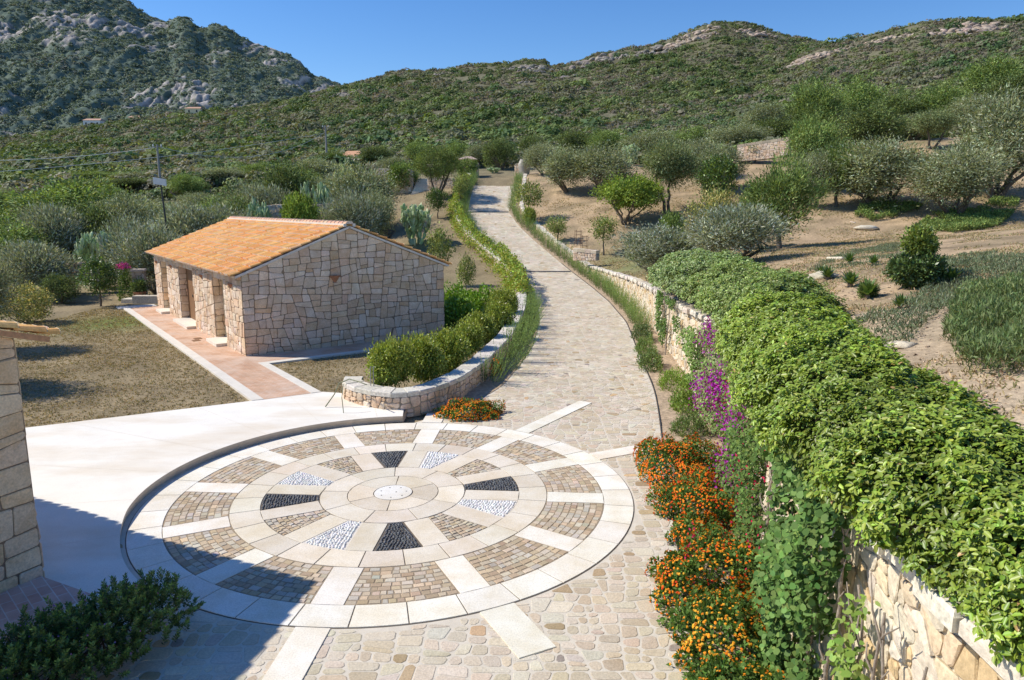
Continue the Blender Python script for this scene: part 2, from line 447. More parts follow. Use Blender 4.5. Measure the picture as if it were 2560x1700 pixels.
wallX = curve([(-6, 2.2), (0, 2.4), (3.4, 2.6), (5, 2.65), (7.4, 2.92), (9.4, 3.38), (11, 3.74), (13, 4.22), (15, 4.6), (18, 4.82), (22, 4.98), (25, 5.2), (30, 5.6), (36, 5.75), (42, 5.5), (48, 4.7), (52, 3.8), (56, 2.6), (60, 1.5), (65, .6), (72, .8), (80, 1.2)])
_zr = curve([(-6, 0), (34, 0), (42, .12), (48, .52), (52, 1.2), (56, 2.1), (60, 3.05), (65, 4.15), (72, 5.95), (79.3, 7.6), (82, 7.8), (100, 8.6)])
def zroad(y): return _zr(y)
def zwall(y):
    return np.maximum(np.interp(y, [-6, 8, 15, 20, 27, 36, 42, 48], [2.35, 2.35, 2.15, 1.9, 1.55, 1.25, 1.0, .95]), 0) * (np.asarray(y) < 48) + (np.asarray(y) >= 48) * (zroad(y) + .45)

# ridge / depth survey: (depth, [(screen x, screen row)...]) in survey-pixel directions
SURV = [
 (80, [(-1500, 440), (-700, 440), (0, 432), (430, 425), (760, 410), (1000, 407), (1200, 404), (1400, 392), (1600, 375), (1760, 358), (2000, 340), (2361, 315), (3000, 290), (4200, 280)]),
 (130, [(-1500, 400), (-700, 400), (0, 392), (430, 375), (760, 360), (1180, 335), (1500, 318), (1760, 295), (2000, 265), (2361, 235), (3000, 200), (4200, 190)]),
 (200, [(-1500, 375), (-700, 375), (0, 365), (430, 330), (620, 318), (900, 290), (1180, 270), (1500, 255), (1760, 235), (1900, 215), (2100, 180), (2361, 150), (2800, 125), (4200, 120)]),
 (300, [(-1500, 350), (-700, 352), (0, 345), (240, 305), (430, 285), (620, 270), (760, 245), (900, 225), (1050, 215), (1180, 205), (1330, 200), (1500, 190), (1660, 176), (1740, 170), (1820, 150), (1890, 112), (1950, 97), (2050, 72), (2130, 52), (2200, 44), (2361, 40), (2700, 45), (4200, 60)]),
 (460, [(-1500, 360), (-300, 360), (0, 326), (120, 305), (240, 285), (430, 262), (560, 246), (620, 240), (690, 226), (760, 202), (830, 185), (900, 168), (980, 162), (1050, 156), (1120, 152), (1180, 146), (1210, 137), (1250, 137), (1270, 148), (1330, 142), (1380, 120), (1430, 113), (1500, 106), (1560, 86), (1610, 62), (1660, 49), (1720, 51), (1790, 73), (1840, 90), (1890, 103), (2000, 130), (2361, 150), (4200, 200)]),
 (620, [(-1500, 400), (0, 400), (600, 330), (1200, 260), (1700, 230), (2361, 260), (4200, 300)]),
]
SY = np.array([s[0] for s in SURV], float)
def _surv_az(ox, oy):
    u = (ox * KK - 1280) / FL; v = -(oy * KK - 850) / FL
    return u / (CT + v * ST), (-ST + v * CT) / (CT + v * ST)
SA = [np.array([_surv_az(*p) for p in s[1]]) for s in SURV]
def far_elev(a, y):
    E = [np.interp(a, t[:, 0], t[:, 1]) for t in SA]
    r = E[0].copy() if hasattr(E[0], 'copy') else E[0]
    y = np.asarray(y, float)
    for i in range(len(SY) - 1):
        w = np.clip((y - SY[i]) / (SY[i + 1] - SY[i]), 0, 1)
        r = np.where(y > SY[i], E[i] * (1 - w) + E[i + 1] * w, r)
    return r

def HT(x, y):
    x = np.asarray(x, float); y = np.asarray(y, float)
    ys = np.maximum(y, 1.0)
    far = H0 + ys * far_elev(x / ys, ys) + (fbm(x / 22, y / 22, 3, 4) - .5) * np.clip((y - 80) / 60, 0, 1) * np.clip(y / 90, 0, 5.0)
    left = np.interp(y, [-6, 40, 50, 60, 70, 80], [.10, .12, .6, 1.8, 4.2, 6.6])
    zr = zroad(y)
    nl = sstep(-14, -5, x) * sstep(44, 52, y)
    left = left * (1 - nl) + (zr + .05) * nl
    left = left + (fbm(x / 5, y / 5, 8, 3) - .5) * .25 * sstep(24, 60, y) * (1 - nl)
    wx = wallX(y); zw = zwall(y)
    dx = np.maximum(x - wx, 0)
    ad = np.interp(y, [-6, 8, 16, 30, 50], [.9, .95, 1.1, 1.1, .2]); sl = np.interp(y, [0, 16, 30, 60], [.09, .09, .085, .085])
    right = zw - .12 + ad * (1 - np.exp(-dx / 4.0)) + sl * dx + (fbm(x / 3, y / 3, 5, 4) - .5) * .38 * np.clip(dx / 3, 0, 1)
    corridor = zr - .07
    gl = roadL(np.clip(y, 15.6, 84)) - .9
    near = np.where(x > wx + .22, right, np.where((x > gl) | (y < 15.3), corridor, left))
    # plaza and lawn meet along the terrace
    lawn = (y > 14.2 + (x + 6.2) * .50) & (x < -3.9)
    near = np.where((y <= 15.3) & lawn & (x <= wx), left, near)
    near = np.where(np.hypot(x + 2.01, y - 11.69) < 4.2, -.07, near)
    near = np.where((y > 15) & (y < 16.6) & (x > -4.3) & (x < -2.2), -.07, near)
    w = sstep(72, 92, y)
    return near * (1 - w) + far * w

def hz(x, y): return float(HT(np.array([x]), np.array([y]))[0])
def G(ox, oy):
    """where a sight line meets the terrain"""
    u = (ox * KK - 1280) / FL; v = -(oy * KK - 850) / FL
    d = np.array((u, CT + v * ST, -ST + v * CT)); t = np.concatenate([np.arange(2, 120, .05), np.arange(120, 700, .5)])
    X, Y, Z = d[0] * t, d[1] * t, H0 + d[2] * t
    b = np.nonzero(Z < HT(X, Y))[0]
    i = b[0] if len(b) else -1
    return (X[i], Y[i], float(HT(X[i:i + 1] if i >= 0 else X[-1:], Y[i:i + 1] if i >= 0 else Y[-1:])[0]))

# ------------------------------------------------------------------ terrain sheet
def grid_faces(nr, nc):
    i = np.arange(nr - 1)[:, None] * nc + np.arange(nc - 1)[None, :]
    return np.stack([i, i + 1, i + nc + 1, i + nc], -1).reshape(-1, 4)

def build_terrain():
    az = np.linspace(-1.35, 1.45, 640)
    dep = np.concatenate([np.linspace(5, 40, 150), np.geomspace(40.4, 626, 230)]) - 6
    Aa, D = np.meshgrid(az, dep)
    X = Aa * (D + 6); Y = D
    Z = HT(X, Y)
    n1 = fbm(X / 6, Y / 6, 21, 5); n2 = fbm(X / .8, Y / .8, 33, 3); n3 = fbm(X / 40, Y / 40, 41, 4)
    soil = np.array((.46, .335, .205)); dry = np.array((.30, .235, .14)); green = np.array((.12, .15, .05)); scrub = np.array((.15, .14, .085)); light = np.array((.55, .44, .31))
    wx = wallX(np.clip(Y, -6, 80))
    C = np.where((X > wx)[..., None], soil, dry)
    n5 = fbm(X / 2.2, Y / 1.1, 51, 4); k5 = (sstep(.42, .68, n5) * .6)[..., None]; C = C * (1 - k5) + np.array((.24, .19, .11)) * k5
    C = np.where(((X > wx) & (Y < 14))[..., None], C * .4 + light * .6, C)
    g = (sstep(.60, .78, n1) * .55 * (.4 + n2))[..., None]
    C = C * (1 - g) + green * g
    # greener grass pocket beside the right wall end
    gp = (np.exp(-(((X - 7.5) / 3.2) ** 2 + ((Y - 42) / 7.0) ** 2)) * .7 * (.5 + n2))[..., None]; gp = np.clip(gp, 0, .8)
    C = C * (1 - gp) + green * 1.2 * gp
    gp2 = np.clip(np.exp(-(((X + 16) / 2.0) ** 2 + ((Y - 29) / 2.0) ** 2)) * 1.0 * (.4 + n2), 0, .8)[..., None]
    C = C * (1 - gp2) + np.array((.15, .20, .05)) * gp2
    gp3 = np.clip(np.exp(-(((X + 4.6) / 2.0) ** 2 + ((Y - 36) / 7.0) ** 2)) * .8 * (.4 + n2), 0, .8)[..., None]
    C = C * (1 - gp3) + green * 1.3 * gp3
    f = sstep(74, 100, Y + X * -.15)[..., None]
    C = C * (1 - f) + (scrub * (.7 + .9 * n3[..., None])) * f
    fl = (sstep(38, 46, Y) * sstep(-11, -16, X))[..., None]
    C = C * (1 - fl) + scrub * 1.2 * fl
    C = C * (.62 + .76 * n2[..., None])
    V = np.stack([X, Y, Z], -1).reshape(-1, 3)
    o = qmesh("ground", V, grid_faces(*X.shape), M['ground'], smooth=True)
    vcol(o, C.reshape(-1, 3)); tag(o, kind="structure")
build_terrain()

# ------------------------------------------------------------------ mountain behind (left)
MRID = [(-1200, -500), (-600, -330), (-200, -190), (0, -110), (200, -45), (290, -2), (320, 22), (345, 36), (385, 50), (405, 40), (420, 38), (440, 45), (450, 60), (472, 66), (490, 54), (520, 60), (552, 82), (590, 100), (615, 108), (640, 116), (668, 127), (690, 140), (708, 160), (722, 172), (745, 180), (775, 190), (800, 205), (860, 240), (960, 290), (1300, 360)]
MBAS = [(-1200, 420), (0, 400), (400, 340), (800, 330), (1300, 370)]
def build_mountain():
    ra = np.array([_surv_az(*p) for p in MRID]); ba = np.array([_surv_az(*p) for p in MBAS])
    na, nd = 620, 300
    az = np.linspace(-1.0, 0.05, na); Y0, Y1 = 900., 1700.
    tt = np.linspace(0, 1.12, nd)
    Aa, T = np.meshgrid(az, tt)
    er = np.interp(Aa, ra[:, 0], ra[:, 1]); eb = np.interp(Aa, ba[:, 0], ba[:, 1])
    Y = Y0 + (Y1 - Y0) * np.minimum(T, 1) + np.maximum(T - 1, 0) * 1500
    e = eb + (er - eb) * np.minimum(T, 1) ** .92
    X = Aa * Y
    Z = H0 + Y * e - np.maximum(T - 1, 0) * 1800
    env = np.clip(np.minimum(T * 5, (1 - np.minimum(T, 1)) * 9), 0, 1)
    big = (fbm(X / 130, Y / 160 + Z / 200, 4, 5) - .5) * 44 + (.5 - abs(fbm(X / 60, Z / 75, 14, 4) - .5) * 4) * 9
    f1, f2, idc = cells(X / 26 + fbm(X / 40, Z / 40, 9) * 2, Z / 20 + fbm(X / 33, Z / 33, 19) * 2, 5, .9, False)
    g1_, g2_, gi_ = cells(X / 9 + fbm(X / 14, Z / 14, 39) * 2, Z / 7 + fbm(X / 13, Z / 13, 49) * 2, 15, .95, False)
    crag = (f2 - f1) * 4 + (idc - .5) * 5 + (g2_ - g1_) * 3.2 + (gi_ - .5) * 4.0
    rockm = fbm(X / 95 + 3, Z / 60, 12, 5)
    band = np.exp(-((Z - (150 + X * .02)) / 55) ** 2)
    rk = sstep(.53, .62, rockm + .10 * band - .02 + .05 * sstep(.9, 1.0, T))
    Z2 = Z + big * env + crag * (.25 + .9 * rk) * np.clip(env + .25, 0, 1) + (fbm(X / 9, Z / 9, 77, 3) - .5) * 7 * (T < 1.0)
    V = np.stack([X, Y - (big * env) * .5, Z2], -1).reshape(-1, 3)
    g1 = fbm(X / 14, Z / 10, 31, 4)
    g2 = fbm(X / 5, Z / 4, 131, 3); rm = rk * sstep(.44, .56, g1 * .5 + g2 * .5 + (gi_ - .5) * .20)
    veg = np.array((.12, .16, .125)); veg2 = np.array((.17, .205, .15)); rock = np.array((.32, .295, .275)); rock2 = np.array((.48, .43, .38))  # vegetation shifted to blue: distance haze painted into the colour
    C = veg + (veg2 - veg) * sstep(.35, .7, fbm(X / 20, Z / 20, 61, 4))[..., None]
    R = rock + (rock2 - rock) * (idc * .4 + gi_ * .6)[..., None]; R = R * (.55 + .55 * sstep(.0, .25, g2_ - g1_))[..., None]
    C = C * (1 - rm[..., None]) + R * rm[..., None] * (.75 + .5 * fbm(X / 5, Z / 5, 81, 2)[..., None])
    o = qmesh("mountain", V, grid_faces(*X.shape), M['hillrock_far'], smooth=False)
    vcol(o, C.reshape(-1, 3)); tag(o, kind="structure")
    return X, V.reshape(*X.shape, 3), T, rm, env
M['hillrock_far'] = attr_mat("mountain_rock_and_scrub", 0.95, 0.05, 0.12, 0.75, 1.2)
_mt = build_mountain()

# ------------------------------------------------------------------ leaf clouds
def unit(v): return v / (np.linalg.norm(v, axis=-1, keepdims=True) + 1e-9)
def randdir(n, r=rng): return unit(r.normal(size=(n, 3)))

def leaves(P, D, L, W, r=rng, fold=False, up=0.0, nb=None):
    """leaf faces at P pointing along D"""
    n = len(P); D = unit(D)
    Rn = r.normal(size=(n, 3)) * (1.0 if nb is None else .55) + np.array((0, 0, up))
    if nb is not None: Rn = Rn + nb
    Rn = unit(Rn)
    S = unit(np.cross(D, Rn)); Nn = np.cross(S, D)
    L = np.broadcast_to(L, (n,))[:, None]; W = np.broadcast_to(W, (n,))[:, None]
    if not fold:
        V = np.stack([P, P + D * L * .45 + S * W * .5, P + D * L, P + D * L * .45 - S * W * .5], 1)
        F = np.arange(n * 4).reshape(n, 4)
        return V.reshape(-1, 3), F
    a = P; b = P + D * L * .3 + S * W * .5 + Nn * W * .12; c = P + D * L * .72 + S * W * .42 + Nn * W * .10 - Nn * L * .05; t = P + D * L - Nn * L * .16
    b2 = b - S * W; c2 = c - S * W * .84
    V = np.stack([a, b, c, t, c2, b2], 1)
    i = np.arange(n)[:, None] * 6
    F = np.concatenate([i + np.array([[0, 1, 2, 3]]), i + np.array([[0, 3, 4, 5]])], 0)
    return V.reshape(-1, 3), F

def colr(n, base, var=.3, hue=.12, r=rng):
    b = np.array(base)[None, :]
    b = b * (1.28 if b.max() < .30 else 1.0)
    k = np.exp(r.normal(size=(n, 1)) * var)
    h = 1 + r.normal(size=(n, 3)) * hue * np.array([[1, .4, .8]])
    return np.clip(b * k * h, .002, .95)

def cloud(seed, ncl, per, L, W, rx, rz, zc, base, base2=None, lump=.25, inner=.5, sp=.16, upright=.3, flat=0.0, upn=0.3, var=.22, tipcol=None, fold=False, spz=None, shape=None, blobs=0):
    r = np.random.default_rng(seed)
    d = randdir(ncl, r)
    d[:, 2] = np.where(d[:, 2] < -flat, -d[:, 2] * .6 * (flat < 1), d[:, 2]) if flat else d[:, 2]
    lum = 1 + lump * (fbm(d[:, 0] * 2.2 + seed, d[:, 1] * 2.2 + d[:, 2] * 1.7, seed, 3) - .5) * 2.4
    rad = (inner + (1 - inner) * r.random(ncl) ** .5) * lum
    c = d * rad[:, None] * np.array([rx, rx, rz]) + np.array([0, 0, zc])
    if blobs:
        bc = randdir(blobs, r) * (.36 + .20 * r.random((blobs, 1))); bc[:, 2] *= .85; bc[0] = (0, 0, .25); br = .48 + .18 * r.random(blobs)
        w = np.maximum(br, .2) ** 2; bi = r.choice(blobs, ncl, p=w / w.sum())
        q = bc[bi] + d * (br[bi] * rad * 1.02)[:, None]; q[:, 2] = np.where(q[:, 2] < -.8, -.8 + .35 * r.random(ncl) - .2, q[:, 2])
        c = q * np.array([rx, rx, rz]) + np.array([0, 0, zc])
    n = ncl * per
    ci = np.repeat(np.arange(ncl), per)
    s = sp * (0.7 + .7 * r.random(ncl))[ci][:, None]
    off = r.normal(size=(n, 3)) * s * np.array([1, 1, (spz or 1.0)])
    P = c[ci] + off
    D = unit(d[ci] * .55 + off / (s + 1e-6) * .35 + r.normal(size=(n, 3)) * .55 + np.array([0, 0, upright]))
    V, F = leaves(P, D, L * (0.6 + .8 * r.random(n)), W * (0.7 + .6 * r.random(n)), r, fold=fold, up=upn + .35, nb=unit(P - np.array([0, 0, zc - rz * .2])) * .8)
    tint = np.exp(r.normal(size=ncl) * .22)[ci][:, None]
    C = colr(n, base, var, .08, r) * tint
    if base2 is not None:
        C2 = colr(n, base2, var, .08, r) * tint
        m = (r.random(n) < .38)[:, None]; C = np.where(m, C2, C)
    if tipcol is not None:
        h = np.clip((np.linalg.norm(off / s, axis=1) - 1.1) * .6 + (P[:, 2] - zc) / (rz * 2.5), 0, 1)[:, None]
        C = C * (1 - h) + colr(n, tipcol, var, .08, r) * h
    if fold: C = np.concatenate([C, C * 1.0], 0)
    return V, F, C, c

def trunk_mesh(seed, kind, hc, rx, zc, r0, centers=None, color=(.16, .13, .10)):
    r = random.Random(seed); mb = MB()
    stems = {'single': 1, 'multi': 5, 'double': 2, 'shrub': 8}[kind]
    for i in range(stems):
        a = r.uniform(0, 2 * PI); lean = {'single': .12, 'double': .35, 'multi': .55, 'shrub': .7}[kind] * rx
        x0 = .0 if stems == 1 else math.cos(a) * r0 * 1.4; y0 = 0. if stems == 1 else math.sin(a) * r0 * 1.4
        tx = x0 + math.cos(a) * lean; ty = y0 + math.sin(a) * lean
        rr = r0 * (1 if stems == 1 else .62)
        pts = []; rad = []
        for k in range(7):
            t = k / 6; w = .04 * rx
            pts.append((x0 + (tx - x0) * t ** 1.3 + r.uniform(-w, w) * (k > 0), y0 + (ty - y0) * t ** 1.3 + r.uniform(-w, w) * (k > 0), -.12 + (hc + .12) * t)); rad.append(rr * (1.35 - .75 * t) * (1.25 if k == 0 else 1))
        mb.tube(pts, rad, 8, color)
        nb = {'single': 6, 'double': 4, 'multi': 3, 'shrub': 2}[kind]
        for j in range(nb):
            b = r.uniform(0, 2 * PI); st = pts[-1] if j % 2 else pts[-2]
            if centers is not None:
                c = centers[r.randrange(len(centers))]
                en = (c[0] * .8, c[1] * .8, c[2])
                if en[2] < st[2] + .05: en = (en[0], en[1], st[2] + .3)
            mid = ((st[0] + en[0]) / 2 + r.uniform(-.1, .1), (st[1] + en[1]) / 2 + r.uniform(-.1, .1), (st[2] + en[2]) / 2 - .05)
            mb.tube([st, mid, en], [rr * .5, rr * .32, rr * .12], 5, color)
    return mb

KINDS = {}
def tree_kind(key, name, cat, w, h, cb, tk, r0, **kw):
    """prototype with nominal crown width w, total height h"""
    KINDS[key] = dict(name=name, cat=cat, w=w, h=h, cb=cb, tk=tk, r0=r0, kw=kw, cache=[])
def get_proto(key, vi):
    K = KINDS[key]
    while len(K['cache']) <= vi:
        i = len(K['cache']); seed = (sum(ord(ch) for ch in key) * 131) % 4000 + 7 * i + 11
        k = dict(K['kw']); rz = (K['h'] - K['cb']) / 2; zc = K['cb'] + rz
        lm = k.pop('mat', 'leaf'); color = k.pop('bark', (.15, .125, .10))
        lmp = k.get('lump', .25)
        V, F, C, cen = cloud(seed, rx=K['w'] / 2 * .93, rz=rz * .93, zc=zc, **k)
        me_c = qmesh("crown", V, F, M[lm], C); 
        tm = None
        if K['tk']:
            mb = trunk_mesh(seed, K['tk'], K['cb'] + rz * .5, K['w'] / 2, zc, K['r0'], cen, color)
            tm = mb.build("trunk", M['bark'], smooth=True)
        md = (me_c.data, tm.data if tm else None)
        bpy.data.objects.remove(me_c); 
        if tm: bpy.data.objects.remove(tm)
        K['cache'].append(md)
    return K['cache'][vi]
def plant(key, vi, x, y, z, w, h, label, group=None, rz=None, name=None, cat=None, tilt=0.0):
    K = KINDS[key]; c, t = get_proto(key, vi)
    o = empty(name or K['name'], (x, y, z), (rz if rz is not None else random.uniform(0, 2 * PI)), label=label, cat=cat or K['cat'], group=group)
    o.scale = (w / K['w'], w / K['w'], h / K['h'])
    if tilt: o.rotation_euler[1] = tilt
    link(bpy.data.objects.new("crown" if K['tk'] else "foliage", c), o)
    if t: link(bpy.data.objects.new("trunk" if K['tk'] in ('single', 'double') else "stems", t), o)
    return o

OL = dict(L=.20, W=.055, base=(.13, .15, .07), base2=(.24, .265, .165), ncl=380, per=48, sp=.28, lump=.32, inner=.5, upright=.25, blobs=8)
tree_kind('olive', 'olive_tree', 'tree', 5, 5, .55, 'multi', .16, **OL)
tree_kind('olive_stem', 'olive_tree', 'tree', 5, 5.5, 2.0, 'double', .17, **{**OL, 'base': (.10, .125, .05), 'base2': (.16, .19, .09)})
tree_kind('olive_silver', 'olive_tree', 'tree', 5, 4.5, .5, 'multi', .14, **{**OL, 'L': .26, 'base': (.13, .15, .085), 'base2': (.30, .33, .25), 'upright': .7})
tree_kind('oak', 'holm_oak', 'tree', 6, 6, .6, 'multi', .2, L=.22, W=.10, base=(.065, .09, .03), base2=(.12, .155, .05), ncl=320, per=40, sp=.3, lump=.35, inner=.5, blobs=9)
tree_kind('mastic', 'mastic_tree', 'tree', 6, 5, .4, 'multi', .2, L=.20, W=.09, base=(.10, .145, .04), base2=(.17, .22, .065), ncl=330, per=42, sp=.28, lump=.4, inner=.5, blobs=9)
tree_kind('bright', 'carob_shrub', 'shrub', 4, 3.2, .9, 'shrub', .07, L=.15, W=.08, base=(.11, .16, .025), base2=(.19, .25, .045), ncl=330, per=40, sp=.15, lump=.3, inner=.65, blobs=11)
tree_kind('juniper', 'juniper_tree', 'tree', 3.6, 5, 1.4, 'single', .12, L=.22, W=.06, base=(.085, .125, .035), base2=(.15, .20, .06), ncl=150, per=80, sp=.20, lump=.55, inner=.4, upright=.9, spz=1.5)
tree_kind('umbrella', 'clipped_olive_tree', 'tree', 4, 4.6, 1.9, 'multi', .12, L=.15, W=.05, base=(.085, .115, .03), base2=(.13, .17, .05), ncl=380, per=40, sp=.16, lump=.12, inner=.6)
tree_kind('sapling', 'sapling_tree', 'tree', 1.8, 2.6, 1.1, 'single', .05, L=.13, W=.07, base=(.12, .155, .045), base2=(.22, .24, .08), ncl=90, per=22, sp=.13, lump=.4, inner=.3)
tree_kind('citrus', 'citrus_tree', 'tree', 2, 2.8, .8, 'single', .05, L=.13, W=.07, base=(.05, .085, .02), base2=(.10, .15, .03), ncl=110, per=34, sp=.13, lump=.3, inner=.4, mat='gloss_leaf')
tree_kind('yellow', 'variegated_shrub', 'shrub', 3, 2.4, .15, 'shrub', .05, L=.10, W=.07, base=(.14, .16, .05), base2=(.45, .40, .16), ncl=220, per=34, sp=.14, lump=.25, inner=.55)
tree_kind('round', 'green_shrub', 'shrub', 2, 1.6, .02, None, .04, L=.10, W=.06, base=(.085, .13, .03), base2=(.14, .19, .05), ncl=200, per=34, sp=.11, lump=.3, inner=.55)
tree_kind('clip', 'clipped_shrub', 'shrub', 1.6, 1.3, .0, None, .04, L=.075, W=.048, base=(.12, .17, .025), base2=(.22, .27, .045), tipcol=(.32, .36, .07), ncl=300, per=40, sp=.075, lump=.3, inner=.7, mat='gloss_leaf', blobs=6)
tree_kind('silver_shrub', 'silver_shrub', 'shrub', 2.4, 1.8, .0, None, .04, L=.15, W=.04, base=(.13, .15, .09), base2=(.25, .28, .20), ncl=200, per=36, sp=.14, lump=.3, inner=.5, upright=.6)
tree_kind('creep', 'ground_cover', 'ground cover', 4, .6, .0, None, .04, L=.14, W=.09, base=(.075, .12, .03), base2=(.13, .18, .05), ncl=300, per=26, sp=.14, lump=.4, inner=.2, upright=.6)

def tree_px(key, vi, ox, top, wpx, label, base=None, Y=None, group=None, **kw):
    if Y is None:
        gx, Y, gz = G(ox, base)
    cx, _, zt = A(ox, top, Y)
    z = hz(cx, Y) - .05
    w = wpx * KK / FL * Y * (1.12 if key in ('olive', 'oak', 'mastic', 'olive_silver') else 1.0) * (1.22 if ox < 850 and Y > 40 else 1.0)
    h = max(zt - z, .4)
    return plant(key, vi, cx, Y, z, w, h, label, group, **kw)
# ------------------------------------------------------------------ paving: plaza and drive
def build_paving():
    ys = np.concatenate([np.linspace(-2, 15.55, 40), np.linspace(15.6, 82.5, 220)])
    nc = 16; rows = []
    for y in ys:
        x0 = -9.0 if y < 15.58 else float(roadL(y)); x1 = float(roadR(y))
        t = np.linspace(0, 1, nc)
        rows.append(np.stack([x0 + (x1 - x0) * t, np.full(nc, y), np.full(nc, float(zroad(y)))], -1))
    V = np.concatenate(rows)
    o = qmesh("driveway_paving", V, grid_faces(len(ys), nc), M['paving'], uv=V[:, :2], smooth=True)
    tag(o, kind="structure")
    # flower bed soil on both sides
    for nm, f0, f1, a, b in (("flower_bed_soil", lambda y: roadR(y) - .01, lambda y: wallX(y) + .1, -2, 80), ("flower_bed_soil", lambda y: np.maximum(roadL(y) - 1.0, np.where(y < 18, -2.3, -99)), lambda y: roadL(y) + .01, 16.45, 80)):
        ys = np.linspace(a, b, 500); nc = 14; t = np.linspace(0, 1, nc)
        Y, T = np.meshgrid(ys, t, indexing='ij')
        X = f0(Y) * (1 - T) + f1(Y) * T
        Z = zroad(Y) + .012 + (fbm(X * 3, Y * 3, 9, 3) - .35) * .10 * np.sin(T * PI) ** .5
        V = np.stack([X, Y, Z], -1).reshape(-1, 3)
        o = qmesh(nm, V, grid_faces(500, nc), M['soil'], smooth=True); tag(o, kind="structure")
    # thin dark steel edging along the right side
    mb = MB(); ys = np.linspace(-1, 50, 160)
    for i in range(len(ys) - 1):
        a, b = ys[i], ys[i + 1]; xa, xb = float(roadR(a)), float(roadR(b)); za, zb = float(zroad(a)), float(zroad(b))
        mb.face([(xa, a, za - .05), (xb, b, zb - .05), (xb, b, zb + .035), (xa, a, za + .035)])
        mb.face([(xa, a, za + .035), (xb, b, zb + .035), (xb + .025, b, zb + .035), (xa + .025, a, za + .035)])
        mb.face([(xa + .025, a, za + .035), (xb + .025, b, zb + .035), (xb + .025, b, zb - .05), (xa + .025, a, za - .05)])
    tag(mb.build("steel_edging", M['darkmetal']), kind="structure")
build_paving()
def build_flags():
    rr = random.Random(31); V = []; F4 = []; F3 = []; C4 = []; C3 = []
    mb = MB()
    cols = [(.64, .55, .42), (.68, .60, .47), (.60, .50, .37), (.67, .58, .45), (.66, .58, .46), (.69, .61, .49), (.63, .54, .41), (.66, .56, .42)]
    odd = [(.44, .33, .20), (.36, .30, .25), (.52, .40, .25), (.60, .42, .24)]
    blocks = []
    for yb in np.arange(0, 16, 2.0):
        for xb in np.arange(-8, 4, 2.0): blocks.append((xb, yb, xb + 2, yb + 2, .026, .085))
    for yb in np.arange(16, 82, 2.0):
        xl = min(float(roadL(yb)), float(roadL(yb + 2))) - .05; xr = max(float(roadR(yb)), float(roadR(yb + 2))) + .05; m = (xl + xr) / 2; am = .028 if yb < 40 else .06
        blocks += [(xl, yb, m, yb + 2, am, am * 2.6), (m, yb, xr, yb + 2, am, am * 2.6)]
    for (x0, y0, x1, y1, a0, a1) in blocks:
        near = y0 < 10
        for p in split_stones([(x0, y0), (x1, y0), (x1, y1), (x0, y1)], a0, a1, rr, slant=.24 if y0 >= 16 else .20, free=y0 >= 16):
            cx = sum(q[0] for q in p) / len(p); cy = sum(q[1] for q in p) / len(p)
            if math.hypot(cx + 2.01, cy - 11.69) < 4.06: continue
            if cx > roadR(cy) - .04 or (cy > 15.6 and cx < roadL(cy) + .04): continue
            if cy < 16.5 and cy > 8.3 + (cx + 4.6) * .4 and cx < -2.3 and math.hypot(cx + 2.01, cy - 11.69) > 4.1 and cy > 8.9: continue
            gap = rr.uniform(.009, .017) if cy < 16 else rr.uniform(.005, .012)
            q = chip(inset(ccw(p), gap), rr, .042); k = len(q); q2 = []
            for (x, y) in q:
                d = math.hypot(x + 2.01, y - 11.69)
                if d < 4.06: x, y = -2.01 + (x + 2.01) * 4.06 / d, 11.69 + (y - 11.69) * 4.06 / d
                x = min(x, float(roadR(y)) - .012); 
                if y > 15.6: x = max(x, float(roadL(y)) + .012)
                q2.append((x, y))
            c = jit(rr.choice(odd) if rr.random() < (.045 if cy < 16 else .03) else rr.choice(cols), .06, .02); h = .003 + rr.random() * .0035; n = len(mb.v)
            tx, ty = rr.gauss(0, .006), rr.gauss(0, .006)
            for f, hh in ((1.0, .0015), (.93, h)):
                for (x, y) in q2:
                    X, Y = cx + (x - cx) * f, cy + (y - cy) * f
                    mb.v.append((X, Y, float(zroad(Y)) + hh + ((X - cx) * tx + (Y - cy) * ty) * (f < 1)))
            for i in range(k):
                j = (i + 1) % k; mb.f.append([n + i, n + j, n + k + j, n + k + i]); mb.c.append(tuple(v * .93 for v in c)); mb.m.append(0)
            mb.f.append([n + k + i for i in range(k)]); mb.c.append(c); mb.m.append(0)
    tag(mb.build("paving_stones", M['flag']), kind="structure")
build_flags()
# drain channels across the drive
for (yy, lb) in ((47.6, "long dark drain grate across the drive at the foot of the ramp"), (65.0, "dark drain grate across the drive near the top of the ramp")):
    x0, x1 = float(roadL(yy)) + .05, float(roadR(yy)) - .05; z = float(zroad(yy)); sl = float(zroad(yy + .3) - zroad(yy - .3)) / .6
    t = empty("drain_grate", ((x0 + x1) / 2, yy, z), label=lb, cat="drain")
    hw = (x1 - x0) / 2; mb = MB()
    mb.box(-hw, hw, -.15, -.12, -.1, .03 - .13 * sl); mb.box(-hw, hw, .12, .15, -.1, .03 + .13 * sl)
    mb.build("frame", M['concrete'], t)
    mb = MB(); k = int(hw * 2 / .08)
    mb.face([(-hw, -.12, .006 - .12 * sl), (hw, -.12, .006 - .12 * sl), (hw, .12, .006 + .12 * sl), (-hw, .12, .006 + .12 * sl)])
    for i in range(k):
        x = -hw + .04 + i * .08; mb.box(x, x + .03, -.119, .119, 0.0 - .02, .02 + .1 * sl)
    mb.build("grating", M['darkmetal'], t)

